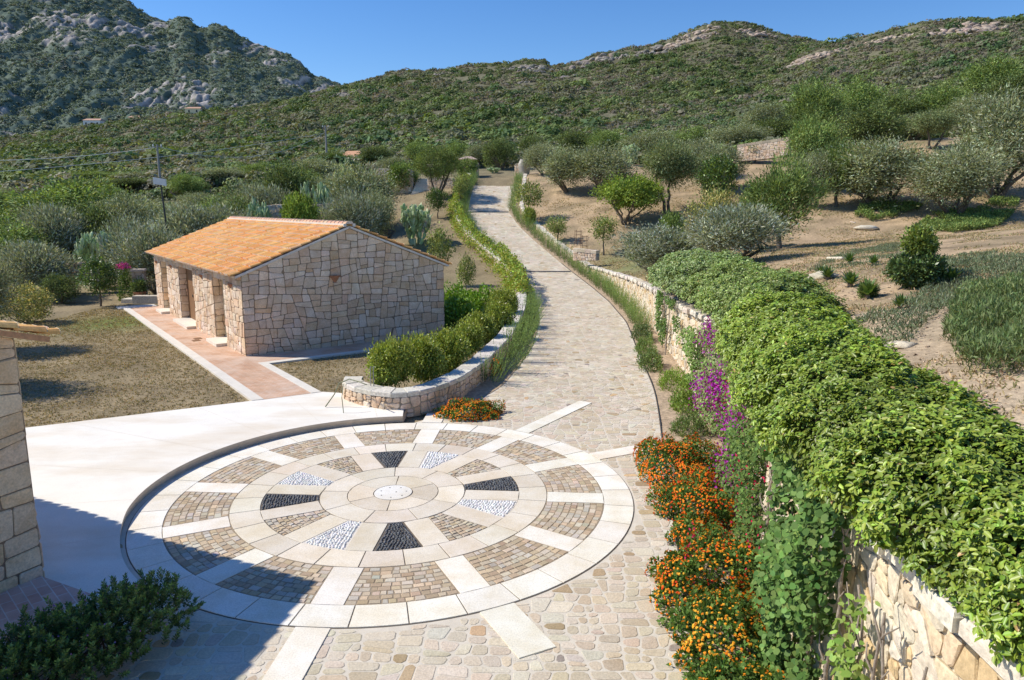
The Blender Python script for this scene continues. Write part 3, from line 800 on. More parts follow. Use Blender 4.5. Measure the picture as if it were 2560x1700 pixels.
# ------------------------------------------------------------------ paved circle
CX, CY = -2.01, 11.69
def RP(r, a): return (CX + r * math.cos(a), CY + r * math.sin(a))
def sector(r0, r1, a0, a1, k=5):
    return [RP(r1, a0 + (a1 - a0) * i / k) for i in range(k + 1)] + [RP(r0, a1 - (a1 - a0) * i / k) for i in range(k + 1)]
circ = empty("paved_circle", (0, 0, 0), kind="structure")
ZT = .014
def ring(name, r0, r1, n, c, off=0.0, gap=.008, v=.04, parent=circ):
    mb = MB()
    for i in range(n):
        a0 = off + 2 * PI * i / n + random.uniform(-.04, .04) * 2 * PI / n; a1 = off + 2 * PI * (i + 1) / n
        g0 = gap / r1
        mb.prism(sector(r0 + gap * .7, r1 - gap * .7, off + 2 * PI * i / n + g0, a1 - g0), -.03, ZT, jit(c, v), bev=.003)
    return mb.build(name, M['slab'], parent)
pale = (.90, .85, .74); tan_ = (.75, .665, .53); tan2 = (.79, .71, .58)
mb = MB(); mb.prism([RP(4.03, 2 * PI * i / 96) for i in range(96)], -.02, .004); mb.build("joint_bed", M['joint'], circ)
ring("outer_ring", 3.54, 4.02, 36, pale, .03, v=.035)
ring("middle_ring", 2.13, 2.60, 26, tan2, .1)
ring("inner_ring", .76, 1.21, 9, tan2, .3, v=.05)
ring("hub_ring", .33, .76, 6, tan_, .55, v=.05)
mb = MB(); mb.prism([RP(.318, 2 * PI * i / 40) for i in range(40)], -.03, ZT + .003, (.85, .82, .76), bev=.004)
hub = mb.build("centre_disc", M['slab'], circ)
mb = MB()
for i in range(8):
    c = RP(.22 if i < 7 else .05, 2 * PI * i / 7 + .2)
    mb.prism([(c[0] + .014 * math.cos(q * PI / 4), c[1] + .014 * math.sin(q * PI / 4)) for q in range(8)], ZT, ZT + .0045)
mb.build("drain_hole", M['darkmetal'], hub)

SA0 = math.radians(-94)
def clipsec(r, side_off):  # angle offset where a line parallel to a spoke at distance side_off crosses radius r
    return math.asin(min(.99, side_off / r))
def block_panel(name, k, r0, r1, hw, rowh, blk, cols, mat_, top):
    a_s = SA0 + k * PI / 6; a_e = a_s + PI / 6
    mb = MB(); r = r0 + .01
    n_r = int(round((r1 - r0 - .02) / rowh)); rh = (r1 - r0 - .02) / n_r
    for i in range(n_r):
        ra, rb = r + i * rh + .004, r + (i + 1) * rh - .004
        rm = (ra + rb) / 2; b0 = a_s + clipsec(rm, hw); b1 = a_e - clipsec(rm, hw)
        if b1 - b0 < .05: continue
        a = b0
        while a < b1 - .01:
            w = blk * random.uniform(.7, 1.45) / rm
            e = min(b1, a + w)
            if b1 - e < blk * .5 / rm: e = b1
            j = lambda: random.uniform(-.009, .009)
            P = [RP(ra + j(), a + .004 / rm + j() / rm), RP(rb + j(), a + .004 / rm + j() / rm), RP(rb + j(), e - .004 / rm + j() / rm), RP(ra + j(), e - .004 / rm + j() / rm)]
            P = P[::-1]
            mb.prism(P, -.02, top + random.uniform(-.004, .004), jit(random.choice(cols), .09, .02), bev=.011)
            a = e
    o = mb.build(name, mat_, circ); return o
cob = [(.54, .44, .31), (.58, .48, .35), (.50, .38, .25), (.58, .50, .39), (.54, .48, .39), (.60, .46, .30), (.48, .36, .23), (.56, .47, .35)]
for k in range(12):
    # spokes
    a = SA0 + k * PI / 6
    def bar(r0, r1, w, z=ZT, c=pale, n=1):
        mb = MB(); d = (math.cos(a), math.sin(a)); nn = (-d[1], d[0])
        for i in range(n):
            q0 = r0 + (r1 - r0) * i / n + .006; q1 = r0 + (r1 - r0) * (i + 1) / n - .006
            mb.prism([(CX + d[0] * q0 + nn[0] * -w, CY + d[1] * q0 + nn[1] * -w), (CX + d[0] * q1 + nn[0] * -w, CY + d[1] * q1 + nn[1] * -w),
                      (CX + d[0] * q1 + nn[0] * w, CY + d[1] * q1 + nn[1] * w), (CX + d[0] * q0 + nn[0] * w, CY + d[1] * q0 + nn[1] * w)], -.03, z, jit(c, .03), bev=.003)
        return mb
    bar(2.60, 3.54, .205).build("outer_spoke", M['slab'], circ)
    bar(1.21, 2.13, .195, c=tan2).build("inner_spoke", M['slab'], circ)
    block_panel("cobble_panel", k, 2.60, 3.54, .215, .105, .115, cob, M['cobble'], .012)
    kind = (k + 0) % 3   # first wedge right of the bottom spoke is black
    if kind == 1:
        block_panel("cobble_wedge", k, 1.21, 2.13, .205, .085, .09, cob, M['cobble'], .012)
    else:
        blk = kind == 0
        mb = MB(); a_s = SA0 + k * PI / 6; a_e = a_s + PI / 6; step = .052
        r = 1.21 + step * .6
        while r < 2.12:
            b0 = a_s + clipsec(r, .205 + step * .45); b1 = a_e - clipsec(r, .205 + step * .45)
            n = max(1, int((b1 - b0) * r / step) + 1)
            for i in range(n):
                aa = b0 + (b1 - b0) * (i + .5) / n
                c = RP(r + random.uniform(-.012, .012), aa + random.uniform(-.01, .01) / r)
                o_ = random.uniform(0, PI); ra, rb = step * random.uniform(.42, .62), step * random.uniform(.28, .42)
                base = (.10, .105, .11) if blk else (.78, .77, .74)
                cc = jit(base, .25 if blk else .10, .02); n0 = len(mb.v)
                for (f, zz) in ((1, .004), (.86, .016), (.5, .026)):
                    for q in range(7):
                        u, v = ra * f * math.cos(q * 2 * PI / 7), rb * f * math.sin(q * 2 * PI / 7)
                        mb.v.append((c[0] + u * math.cos(o_) - v * math.sin(o_), c[1] + u * math.sin(o_) + v * math.cos(o_), zz))
                for l in range(2):
                    for q in range(7):
                        q2 = (q + 1) % 7; mb.f.append([n0 + l * 7 + q, n0 + l * 7 + q2, n0 + l * 7 + 7 + q2, n0 + l * 7 + 7 + q]); mb.c.append(cc); mb.m.append(0)
                mb.f.append([n0 + 14 + q for q in range(7)]); mb.c.append(cc); mb.m.append(0)
            r += step * .86
        bb = mb.build("black_pebble_wedge" if blk else "white_pebble_wedge", M['pebble'], circ, smooth=True)
# sand bed under the cobbles, paler bed under pebbles
mb = MB()
for i in range(72): 
    a0, a1 = 2 * PI * i / 72, 2 * PI * (i + 1) / 72
    mb.face([(*RP(2.6, a0), .0065), (*RP(3.54, a0), .0065), (*RP(3.54, a1), .0065), (*RP(2.6, a1), .0065)])
mb.build("sand_bed", M['sand'], circ)
mb = MB()
for k in range(12):
    if k % 3 == 2:
        a_s = SA0 + k * PI / 6
        mb.face([(*p, .0075) for p in sector(1.21, 2.13, a_s + .09, a_s + PI / 6 - .09)])
mb.build("pale_grout", M['mortar'], circ)
# bars that run out of the circle into the drive
for (deg, r1, n, w) in ((-94, 6.4, 2, .205), (-63, 5.05, 1, .23), (56.5, 6.95, 3, .17), (26.5, 5.5, 2, .19), (87, 4.75, 1, .22), (-124, 5.2, 1, .2)):
    a = math.radians(deg); d = (math.cos(a), math.sin(a)); nn = (-d[1], d[0]); mb = MB()
    for i in range(n):
        q0 = 4.03 + (r1 - 4.03) * i / n + .004; q1 = 4.03 + (r1 - 4.03) * (i + 1) / n - .004
        mb.prism([(CX + d[0] * q + nn[0] * s, CY + d[1] * q + nn[1] * s) for q, s in ((q0, -w), (q1, -w), (q1, w), (q0, w))], -.03, .017, jit(pale, .03), bev=.002)
    mb.build("radial_bar", M['slab'], circ)

# ------------------------------------------------------------------ raised terrace
TP = [(-2.44, 16.52), (-4.3, 17.8), (-4.82, 17.93), (-6.23, 17.08), (-10.3, 14.9), (-13.5, 13.2), (-13, 9.5), (-6.05, 8.65), (-5.15, 8.23), (-4.7, 7.9)]
def ray_out(a):
    d = (math.cos(a), math.sin(a)); best = 99
    for (p, q) in zip(TP[:-1], TP[1:]):
        ex, ey = q[0] - p[0], q[1] - p[1]; det = d[0] * -ey + ex * d[1]
        if abs(det) < 1e-9: continue
        bx, by = p[0] - CX, p[1] - CY
        t = (bx * -ey + ex * by) / det; s = (d[0] * by - d[1] * bx) / det
        if t > 0 and -1e-6 <= s <= 1 + 1e-6: best = min(best, t)
    return best
def zt(a): return .018 + .135 * (1 - float(sstep(math.radians(192), math.radians(214), a)))
def build_terrace():
    A0, A1 = math.radians(96.1), math.radians(227.5); n = 260; nr = 14
    V = []
    for i in range(n):
        a = A0 + (A1 - A0) * i / (n - 1); ro = ray_out(a); ro = 6 if ro > 90 else ro
        for j in range(nr):
            r = 4.09 + (ro - 4.09) * j / (nr - 1)
            V.append((*RP(r, a), zt(a)))
    o = qmesh("terrace", V, grid_faces(n, nr)[:, ::-1], M['terrace']); tag(o, kind="structure")
    jm = MB()
    for deg in (104, 121, 138, 155, 172, 189, 205):
        a = math.radians(deg); ro = ray_out(a); d = (math.cos(a), math.sin(a)); nn = (-d[1], d[0])
        for (q0, q1) in ((4.1, ro - .02),):
            jm.face([(CX + d[0] * q + nn[0] * s, CY + d[1] * q + nn[1] * s, zt(a) + .0025) for q, s in ((q0, -.002), (q1, -.002), (q1, .002), (q0, .002))])
    jm.build("slab_joints", M['riser'], o)
    # riser: nosing band and recessed face
    mb = MB()
    for i in range(n - 1):
        a = A0 + (A1 - A0) * i / (n - 1); b = A0 + (A1 - A0) * (i + 1) / (n - 1); za, zb = zt(a), zt(b)
        for r0, r1, h0, h1 in ((4.09, 4.09, 0, .35), (4.09, 4.115, .35, .35), (4.115, 4.115, .35, 1.0)):
            lo = lambda z, h: z - (z - .0) * h
            mb.face([(*RP(r0, a), lo(za, h0)), (*RP(r0, b), lo(zb, h0)), (*RP(r1, b), lo(zb, h1)), (*RP(r1, a), lo(za, h1))])
    mb.face([(*RP(4.09, A0), zt(A0)), (-2.44, 16.52, zt(A0)), (-2.44, 16.52, -.02), (*RP(4.09, A0), -.02)])
    mb.build("riser", M['riser'], o)
build_terrace()
# terracotta corner by the near building
tp = [(-6.02, 8.60), (-7.6, 5.4), (-6.1, 4.9), (-5.55, 6.9), (-5.1, 8.15)]
mb = MB(); mb.face([(x, y, .160) for x, y in tp][::1]); tag(mb.build("terracotta_paving_corner", M['brick2'], uvbox=True), kind="structure")
mb = MB(); mb.face([(-5.55, 6.9, .158), (-6.1, 4.9, .158), (-5.85, 4.8, .158), (-5.25, 6.85, .158), (-4.85, 8.0, .158), (-5.1, 8.15, .158)]); tag(mb.build("stone_kerb", M['border']), kind="structure")

# ------------------------------------------------------------------ stone buildings with tiled roofs
def tile_roof(parent, Lx, Ly, he, hr, ov, rk, y_end, near_detail=True, both=True, sp=.215, crs=.345, deck='mortar'):
    """gable roof, ridge along local y at x=Lx/2"""
    hx = Lx / 2; al = math.atan2(hr - he, hx); ca, sa = math.cos(al), math.sin(al)
    slab = MB(); tiles = MB()
    Ls = hx / ca + ov
    for s in (-1, 1):
        def P(d, y, up=0.0, s=s): return (hx + s * (d * ca + up * sa), y, hr + .10 - d * sa + up * ca)
        # deck
        a, b = -rk, Ly + rk
        for (d0, d1, u0, u1) in ((0, Ls - .06, -.09, -.02),):
            pts = [P(d0, a, u0), P(d1, a, u0), P(d1, b, u0), P(d0, b, u0), P(d0, a, u1), P(d1, a, u1), P(d1, b, u1), P(d0, b, u1)]
            n = len(slab.v); slab.v += pts
            for q in ((0, 3, 2, 1), (4, 5, 6, 7), (0, 1, 5, 4), (1, 2, 6, 5), (2, 3, 7, 6), (3, 0, 4, 7)):
                slab.f.append([n + i for i in (q if s > 0 else q[::-1])]); slab.c.append((1, 1, 1)); slab.m.append(0)
        ncol = int(round((b - a) / sp)); w = (b - a) / ncol
        nc = int(math.ceil((Ls + .05) / crs))
        for i in range(ncol):
            yc = a + (i + .5) * w
            for j in range(nc):
                d0 = j * crs; d1 = min(d0 + crs * 1.12, Ls + .07)
                if d0 > Ls: continue
                base = random.choice([(.80, .36, .10), (.84, .42, .13), (.76, .32, .09), (.84, .47, .17), (.82, .40, .13), (.82, .44, .18)])
                cc = jit(base, .10, .05); r0, r1 = .072, .092; up0, up1 = .0, .030
                jj = random.uniform(-.006, .006); seg = 6; n0 = len(tiles.v)
                for (dd, rr, uu) in ((d0, r0, up0), (d1, r1, up1)):
                    for q in range(seg + 1):
                        an = PI * q / seg
                        tiles.v.append(P(dd, yc + jj + rr * math.cos(an), uu + rr * .8 * math.sin(an)))
                for q in range(seg):
                    tiles.f.append([n0 + q, n0 + q + 1, n0 + seg + 1 + q + 1, n0 + seg + 1 + q][::s]); tiles.c.append(cc); tiles.m.append(0)
                # lime plug / lip at the lower end
                lip = (.88, .78, .64) if random.random() < .88 else cc
                n1 = len(tiles.v)
                for (rr) in (.098, .055):
                    for q in range(seg + 1):
                        an = PI * q / seg; tiles.v.append(P(d1 + .001, yc + jj + rr * math.cos(an), up1 + rr * .8 * math.sin(an)))
                for q in range(seg):
                    tiles.f.append([n1 + q, n1 + q + 1, n1 + seg + 2 + q, n1 + seg + 1 + q]); tiles.c.append(lip); tiles.m.append(0)
                n2 = len(tiles.v)
                for q in range(seg + 1):
                    an = PI * q / seg; tiles.v.append(P(d1 - .012, yc + jj + .066 * math.cos(an), up1 + .066 * .8 * math.sin(an)))
                tiles.f.append([n2 + q for q in range(seg + 1)]); tiles.c.append((.86, .76, .62) if j < nc - 1 else (.42, .24, .13)); tiles.m.append(0)
                # channel tile between covers
                if i < ncol - 1:
                    yk = yc + w / 2; n3 = len(tiles.v); c3 = jit(base, .12)
                    for dd in (d0, min(d1, Ls + .05)):
                        for q in range(4):
                            tiles.v.append(P(dd, yk + (-.06 + .04 * q), [.03, .004, .004, .03][q] + (.01 if dd == d0 else 0)))
                    for q in range(3): tiles.f.append([n3 + q, n3 + q + 1, n3 + 5 + q, n3 + 4 + q][::-s]); tiles.c.append(c3); tiles.m.append(0)
    # ridge caps bedded in lime
    rc = MB(); k = int((Ly + 2 * rk) / .33)
    for i in range(k):
        y0 = -rk + i * (Ly + 2 * rk) / k; y1 = y0 + (Ly + 2 * rk) / k * 1.08; n0 = len(rc.v); cc = jit((.70, .40, .24), .08, .04)
        for (yy, rr) in ((y0, .125), (y1, .105)):
            for q in range(8):
                an = PI * q / 7; rc.v.append((hx + rr * 1.1 * math.cos(an), yy, hr + .13 + rr * .8 * math.sin(an) + (.012 if yy == y0 else 0)))
        for q in range(7): rc.f.append([n0 + q, n0 + q + 1, n0 + 9 + q, n0 + 8 + q]); rc.c.append(cc); rc.m.append(0)
        rc.f.append([n0 + q for q in range(8)]); rc.c.append((.75, .62, .5)); rc.m.append(0)
    slab.c = [(.52, .27, .14)] * len(slab.c); ro = slab.build("roof", M[deck], parent)
    tiles.build("roof_tiles", M['tile'], ro); rc.build("ridge_tiles", M['tile'], ro)
    lm = MB()
    for s in (-1, 1):
        lm.box(hx + s * .16 - .05, hx + s * .16 + .05, -rk, Ly + rk, hr + .05, hr + .15)
    lm.build("ridge_mortar", M['mortar'], ro)
    return ro

def stone_wall_part(parent, Lx, Ly, he, hr, openings, m, name="wall", th=.5):
    mb = MB(); hx = Lx / 2
    ys = [0.0]
    for (a, b, zz) in openings: ys += [a, b]
    ys.append(Ly)
    for i in range(0, len(ys), 2): mb.box(0, th, ys[i], ys[i + 1], -.15, he)
    for (a, b, zz) in openings: mb.box(0.002, th, a, b, zz, he)
    mb.box(Lx - th, Lx, 0, Ly, -.15, he)
    for y0, y1 in ((0.001, th), (Ly - th, Ly - .001)):
        prof = [(th, -.15), (Lx - th, -.15), (Lx - th, he), (Lx, he), (hx, hr), (0, he), (th, he)]
        prof = [(th, -.15), (Lx - th, -.15), (Lx - th, he + .0), (hx, hr - .0), (th, he + .0)]
        f = [(x, y0, z) for x, z in prof]; bk = [(x, y1, z) for x, z in prof]
        mb.face(f); mb.face(bk[::-1])
        # small wedges over the side wall thickness
        sl = (hr - he) / hx
    # gable shoulders drawn as triangles flush with the face
    for y0 in (0.001, Ly - .001):
        for x0, x1 in ((0, th), (Lx, Lx - th)):
            zz = he + 0.0
            P = [(x0, y0, he), (x1, y0, he), (x1, y0, he + .0)]
    return mb.build(name, m, parent, uvbox=True)

M['wallcore2'] = plain("pale_wall_joint", (.52, .42, .30), 0.95, 9.0, .75, 1.1)
M['wallcore'] = plain("wall_joint", (.30, .22, .15), 0.95, 9.0, .8, 1.1)
def gable_walls(parent, Lx, Ly, he, hr, openings, m, cols=HONEY, core='wallcore', stone_size=(.06, .17)):
    """closed shell: two long walls (one with openings) and two pentagon gables"""
    mb = MB(); hx = Lx / 2; th = .5
    ys = [0.0]
    for (a, b, zz) in openings: ys += [a, b]
    ys.append(Ly)
    zb = -.15
    def quad(p): mb.face(p)
    for i in range(0, len(ys), 2):
        a, b = ys[i], ys[i + 1]
        quad([(0, b, zb), (0, a, zb), (0, a, he), (0, b, he)])
        if i > 0: quad([(0, a, zb), (th, a, zb), (th, a, openings[i // 2 - 1][2]), (0, a, openings[i // 2 - 1][2])])
        if i < len(ys) - 2: quad([(th, b, zb), (0, b, zb), (0, b, openings[i // 2][2]), (th, b, openings[i // 2][2])])
    for (a, b, zz) in openings:
        quad([(0, b, zz), (0, a, zz), (0, a, he), (0, b, he)]); quad([(0, a, zz), (0, b, zz), (th, b, zz), (th, a, zz)])
    quad([(Lx, 0, zb), (Lx, Ly, zb), (Lx, Ly, he), (Lx, 0, he)])
    mb.face([(0, 0, zb), (Lx, 0, zb), (Lx, 0, he), (hx, 0, hr), (0, 0, he)])
    mb.face([(Lx, Ly, zb), (0, Ly, zb), (0, Ly, he), (hx, Ly, hr), (Lx, Ly, he)])
    wo = mb.build("wall", M[core], parent, uvbox=True)
    rr = random.Random(int(Lx * 100)); sm = MB(); amn, amx = stone_size
    def area(poly, f): stone_faces(sm, [ccw(p) for p in split_stones(poly, amn, amx, rr)], f, rr, cols, gap=.011)
    segs = []
    for i in range(0, len(ys), 2): segs.append((ys[i], ys[i + 1], zb, he))
    for (a, b_, zz) in openings: segs.append((a, b_, zz, he))
    for (a, b_, z0, z1) in segs: area([(-b_, z0), (-a, z0), (-a, z1), (-b_, z1)], lambda u, v, o: (-o, -u, v))
    for (a, b_, zz) in openings:
        area([(0, zb), (th, zb), (th, zz), (0, zz)], lambda u, v, o, b_=b_: (u, b_ - o, v))
        area([(-th, zb), (0, zb), (0, zz), (-th, zz)], lambda u, v, o, a=a: (-u, a + o, v))
    area([(0, zb), (Lx, zb), (Lx, he), (hx, hr), (0, he)], lambda u, v, o: (u, -o, v))
    area([(0, zb), (Ly, zb), (Ly, he), (0, he)], lambda u, v, o: (Lx + o, u, v))
    sm.build("fitted_stones", M['fitted'], wo)
    return wo

BA = math.atan2(.5834, .8122)
bld = empty("stone_cottage", (-8.28, 22.28, .14), BA, label="long low stone outbuilding with orange tiled gable roof and three recessed doorways", cat="building")
OPN = [(2.1, 3.5, 2.22), (6.4, 8.9, 2.22), (11.2, 12.5, 2.22)]
gable_walls(bld, 7.14, 13.9, 2.52, 3.90, OPN, M['masonry'])
tile_roof(bld, 7.14, 13.9, 2.52, 3.90, .28, .07, None)
for i, (a, b, zz) in enumerate(OPN):
    mb = MB(); 
    if i == 1:
        mb.box(.30, .35, a, b - 1.1, .12, zz); d = mb.build("door_panel", M['cream'], bld)
        mb = MB(); mb.box(.28, .34, b - 1.1, b, .12, zz - .0, m=0); d = mb.build("door", M['wood'], bld)
        mb = MB(); mb.box(.25, .28, b - 1.0, b - .94, 1.05, 1.15); mb.build("handle", M['darkmetal'], d)
    else:
        mb.box(.30, .35, a, b, .12, zz); d = mb.build("door", M['cream'], bld)
        mb = MB(); mb.box(.275, .30, a + .08, a + .14, 1.05, 1.15); mb.build("handle", M['darkmetal'], d)
        mb = MB(); mb.box(.285, .30, (a + b) / 2 - .01, (a + b) / 2 + .01, .14, zz - .05); mb.build("seam", M['wood'], d)
    mb = MB(); mb.box(-.36, .50, a + .02, b - .02, -.1, .12); mb.build("doorstep", M['border'], bld)
def wall_lamp(parent_tf, x, y, z, lb, s=1.0, rz=0):
    c, s_ = math.cos(BA), math.sin(BA)
    wx, wy = -8.28 + c * x - s_ * y, 22.28 + s_ * x + c * y
    t = empty("wall_lamp", (wx, wy, z), BA + rz, label=lb, cat="wall lamp"); t.scale = (s, s, s)
    mb = MB(); n = 9
    for k, (zz, rr) in enumerate(((-.10, .015), (-.07, .05), (0, .09), (.07, .13))): pass
    prof = [(-.10, .03), (-.06, .06), (.02, .11), (.05, .14)]
    for zz, rr in prof:
        for q in range(n): mb.v.append((-.002 - rr * math.sin(PI * q / (n - 1)), rr * math.cos(PI * q / (n - 1)), zz))
    for l in range(3):
        for q in range(n - 1): mb.f.append([l * n + q, l * n + q + 1, (l + 1) * n + q + 1, (l + 1) * n + q]); mb.c.append((.40, .20, .12)); mb.m.append(0)
    mb.build("shade", M['tile'], t)
    mb = MB(); mb.box(-.02, 0, -.05, .05, -.12, .05, (.3, .2, .15)); mb.build("bracket", M['tile'], t)
for (y, lb) in ((1.1, "small terracotta wall lamp between the near corner and the first doorway of the outbuilding"), (4.9, "small terracotta wall lamp between the first and second doorways of the outbuilding"), (10.1, "small terracotta wall lamp between the second and third doorways of the outbuilding"), (13.2, "small terracotta wall lamp past the third doorway of the outbuilding")):
    wall_lamp(None, -.001, y, 2.28, lb)
wall_lamp(None, 3.0, -.001, 2.45, "single larger terracotta lamp high on the shaded gable wall", 1.5, PI / 2)

# paths round the outbuilding (local frame of the building)
def in_bld(x, y, z=0):
    c, s_ = math.cos(BA), math.sin(BA); return (-8.28 + c * x - s_ * y, 22.28 + s_ * x + c * y, z)
def path_piece(name, poly, z0, z1, m):
    mb = MB(); mb.prism(poly, z0, z1, bev=.004); o = mb.build(name, M[m], None, uvbox=True)
    o.location = (-8.28, 22.28, 0); o.rotation_euler = (0, 0, BA); return tag(o, kind="structure")
path_piece("brick_path", [(-1.15, -5.47), (-.0, -5.56), (0, 14.2), (-1.15, 14.2)], .02, .160, 'brick')
path_piece("brick_path", [(0.002, -1.17), (8.0, -1.17), (8.0, .02), (.002, .02)], .02, .158, 'brick')
path_piece("path_border", [(-1.42, -5.42), (-1.152, -5.47), (-1.152, 14.2), (-1.42, 14.2)], .02, .168, 'border')
path_piece("path_border", [(.002, -5.56), (.25, -5.58), (.25, -1.44), (.002, -1.172)], .02, .168, 'border')
path_piece("path_border", [(.004, -1.174), (.252, -1.44), (8.0, -1.44), (8.0, -1.174)], .02, .166, 'border')
mb = MB(); mb.box(-1.6, 0, 14.2, 15.0, .0, .162); o = mb.build("path_border", M['border']); o.location = (-8.28, 22.28, 0); o.rotation_euler = (0, 0, BA); tag(o, kind="structure")
for k, (dx, dy) in enumerate(((0, 0), (.14, .40))):
    mb = MB(); mb.box(-.75 + dx, -.50 + dx, 3.6 + dy, 3.9 + dy, .160, .170); 
    o = mb.build("inspection_cover", M['wood']); o.location = (-8.28, 22.28, 0); o.rotation_euler = (0, 0, BA)
    tag(o, ("brown square cover in the brick path nearer the camera", "brown square cover in the brick path farther from the camera")[k], "cover")

# near building (its gable corner stands at the left, its roof shades the foreground)
e_ = math.radians(-25.5); px_, py_ = math.sin(-e_), math.cos(e_)   # p = away-from-gable-start direction
px_, py_ = .4305, .9026
CA = math.atan2(py_, px_)
nb = empty("main_house", (-6.0 - 6 * px_, 8.65 - 6 * py_, .1), CA, label="granite block corner of the near house at the left picture edge", cat="building")
gable_walls(nb, 6.0, 9.0, 3.12, 4.02, [], M['masonry_big'], HONEY2, 'wallcore', (.10, .24))
tile_roof(nb, 6.0, 9.0, 3.12, 4.02, .46, .10, None, deck='tile')

# ------------------------------------------------------------------ curved low wall on the left of the drive
def path_wall(name, label, pts, th, mat_side, cap=True, cap_h=.11, cap_col=(.72, .66, .57), blk=.42, over=.03, cat="wall", step=.25, side=1, stones=(.026, .085), both=False, soft=3):
    """pts: (x,y,zbase,ztop) along the face seen from the drive; body lies on the left (+normal)"""
    P = np.array(pts, float); seg = np.hypot(np.diff(P[:, 0]), np.diff(P[:, 1])); S = np.concatenate([[0], np.cumsum(seg)])
    n = max(3, int(S[-1] / step)); ss = np.linspace(0, S[-1], n)
    Q = np.stack([np.interp(ss, S, P[:, i]) for i in range(4)], 1)
    for it in range(soft): Q[1:-1] = Q[1:-1] * .5 + (Q[:-2] + Q[2:]) * .25
    T = np.gradient(Q[:, :2], axis=0); T /= np.linalg.norm(T, axis=1, keepdims=True) + 1e-9
    Nn = np.stack([-T[:, 1], T[:, 0]], 1) * side
    root = empty(name, (0, 0, 0), label=label, cat=cat)
    zt_ = Q[:, 3] - (cap_h if cap else 0)
    O = Q[:, :2]; I = O + Nn * th
    V = np.concatenate([np.c_[O, Q[:, 2]], np.c_[O, zt_], np.c_[I, zt_], np.c_[I, Q[:, 2]]]); i = np.arange(n - 1)
    F = [np.stack([i + a * n, i + 1 + a * n, i + 1 + b * n, i + b * n], 1) for a, b in ((0, 1), (1, 2), (2, 3))]
    F.append(np.array([[0, n, 2 * n, 3 * n], [n - 1, 4 * n - 1, 3 * n - 1, 2 * n - 1]]))
    U = np.concatenate([np.c_[ss, Q[:, 2]], np.c_[ss, zt_], np.c_[ss, zt_ + th], np.c_[ss, Q[:, 2]]])
    qmesh("masonry", V, np.concatenate(F), M['wallcore2'] if stones else M[mat_side], parent=root, uv=U)
    if stones:
        rr = random.Random(int(S[-1] * 97) + n); sm = MB()
        gi = lambda a: (lambda u: np.interp(u, ss, a))
        ox_, oy_, nx_, ny_, zb_ = gi(O[:, 0]), gi(O[:, 1]), gi(Nn[:, 0]), gi(Nn[:, 1]), gi(Q[:, 2]); ztf = gi(zt_)
        u0 = 0.0
        while u0 < S[-1] - .05:
            u1 = min(S[-1], u0 + 1.6); 
            if S[-1] - u1 < .4: u1 = S[-1]
            pol = [(u0, float(zb_(u0))), (u1, float(zb_(u1))), (u1, float(ztf(u1))), (u0, float(ztf(u0)))]
            sp = [ccw(p) for p in split_stones(pol, stones[0], stones[1], rr, slant=.26)]
            if side < 0: sp = [p[::-1] for p in sp]
            stone_faces(sm, sp, lambda u, v, o: (float(ox_(u)) - float(nx_(u)) * o, float(oy_(u)) - float(ny_(u)) * o, v), rr, HONEY, gap=.013, out=.03, chipa=.045)
            if both: stone_faces(sm, [p[::-1] for p in sp], lambda u, v, o: (float(ox_(u)) + float(nx_(u)) * (th + o), float(oy_(u)) + float(ny_(u)) * (th + o), v), rr, HONEY, gap=.013, out=.03, chipa=.045)
            u0 = u1
        ew = th
        stone_faces(sm, [ccw(p)[::1] for p in split_stones([(0, float(Q[0, 2])), (ew, float(Q[0, 2])), (ew, float(zt_[0])), (0, float(zt_[0]))], stones[0], stones[1], rr)], lambda u, v, o: (float(O[0, 0] + Nn[0, 0] * u - T[0, 0] * o), float(O[0, 1] + Nn[0, 1] * u - T[0, 1] * o), v), rr, HONEY, out=.03)
        sm.build("fitted_stones", M['fitted'], root)
    if cap:
        mb = MB(); s = 0.0
        f = lambda s: (np.interp(s, ss, O[:, 0]), np.interp(s, ss, O[:, 1]), np.interp(s, ss, Nn[:, 0]), np.interp(s, ss, Nn[:, 1]), np.interp(s, ss, Q[:, 3]))
        while s < S[-1] - .05:
            e = min(S[-1], s + blk * random.uniform(.75, 1.4)); a = f(s + .006); b = f(e - .006); o1 = over + random.uniform(-.012, .02); o2 = over + random.uniform(-.012, .02)
            poly = [(a[0] - a[2] * o1, a[1] - a[3] * o1), (b[0] - b[2] * o2, b[1] - b[3] * o2), (b[0] + b[2] * (th + o2), b[1] + b[3] * (th + o2)), (a[0] + a[2] * (th + o1), a[1] + a[3] * (th + o1))]
            if side < 0: poly = poly[::-1]
            zz = min(a[4], b[4]); dz = random.uniform(-.006, .006)
            n0 = len(mb.v); hts = [a[4], b[4], b[4], a[4]] if side > 0 else [a[4], b[4], b[4], a[4]][::-1]
            mb.prism(poly, 0, 1, jit(cap_col, .08, .02), bev=.02)
            # lift prism rings to the local height
            k = 4
            for r, up in enumerate((-cap_h - .003, -.02, 0.0)):
                for q in range(k):
                    v = mb.v[n0 + r * k + q]; mb.v[n0 + r * k + q] = (v[0], v[1], hts[q] + up + dz)
            s = e
        mb.build("capping", M['rock'], root)
    return root
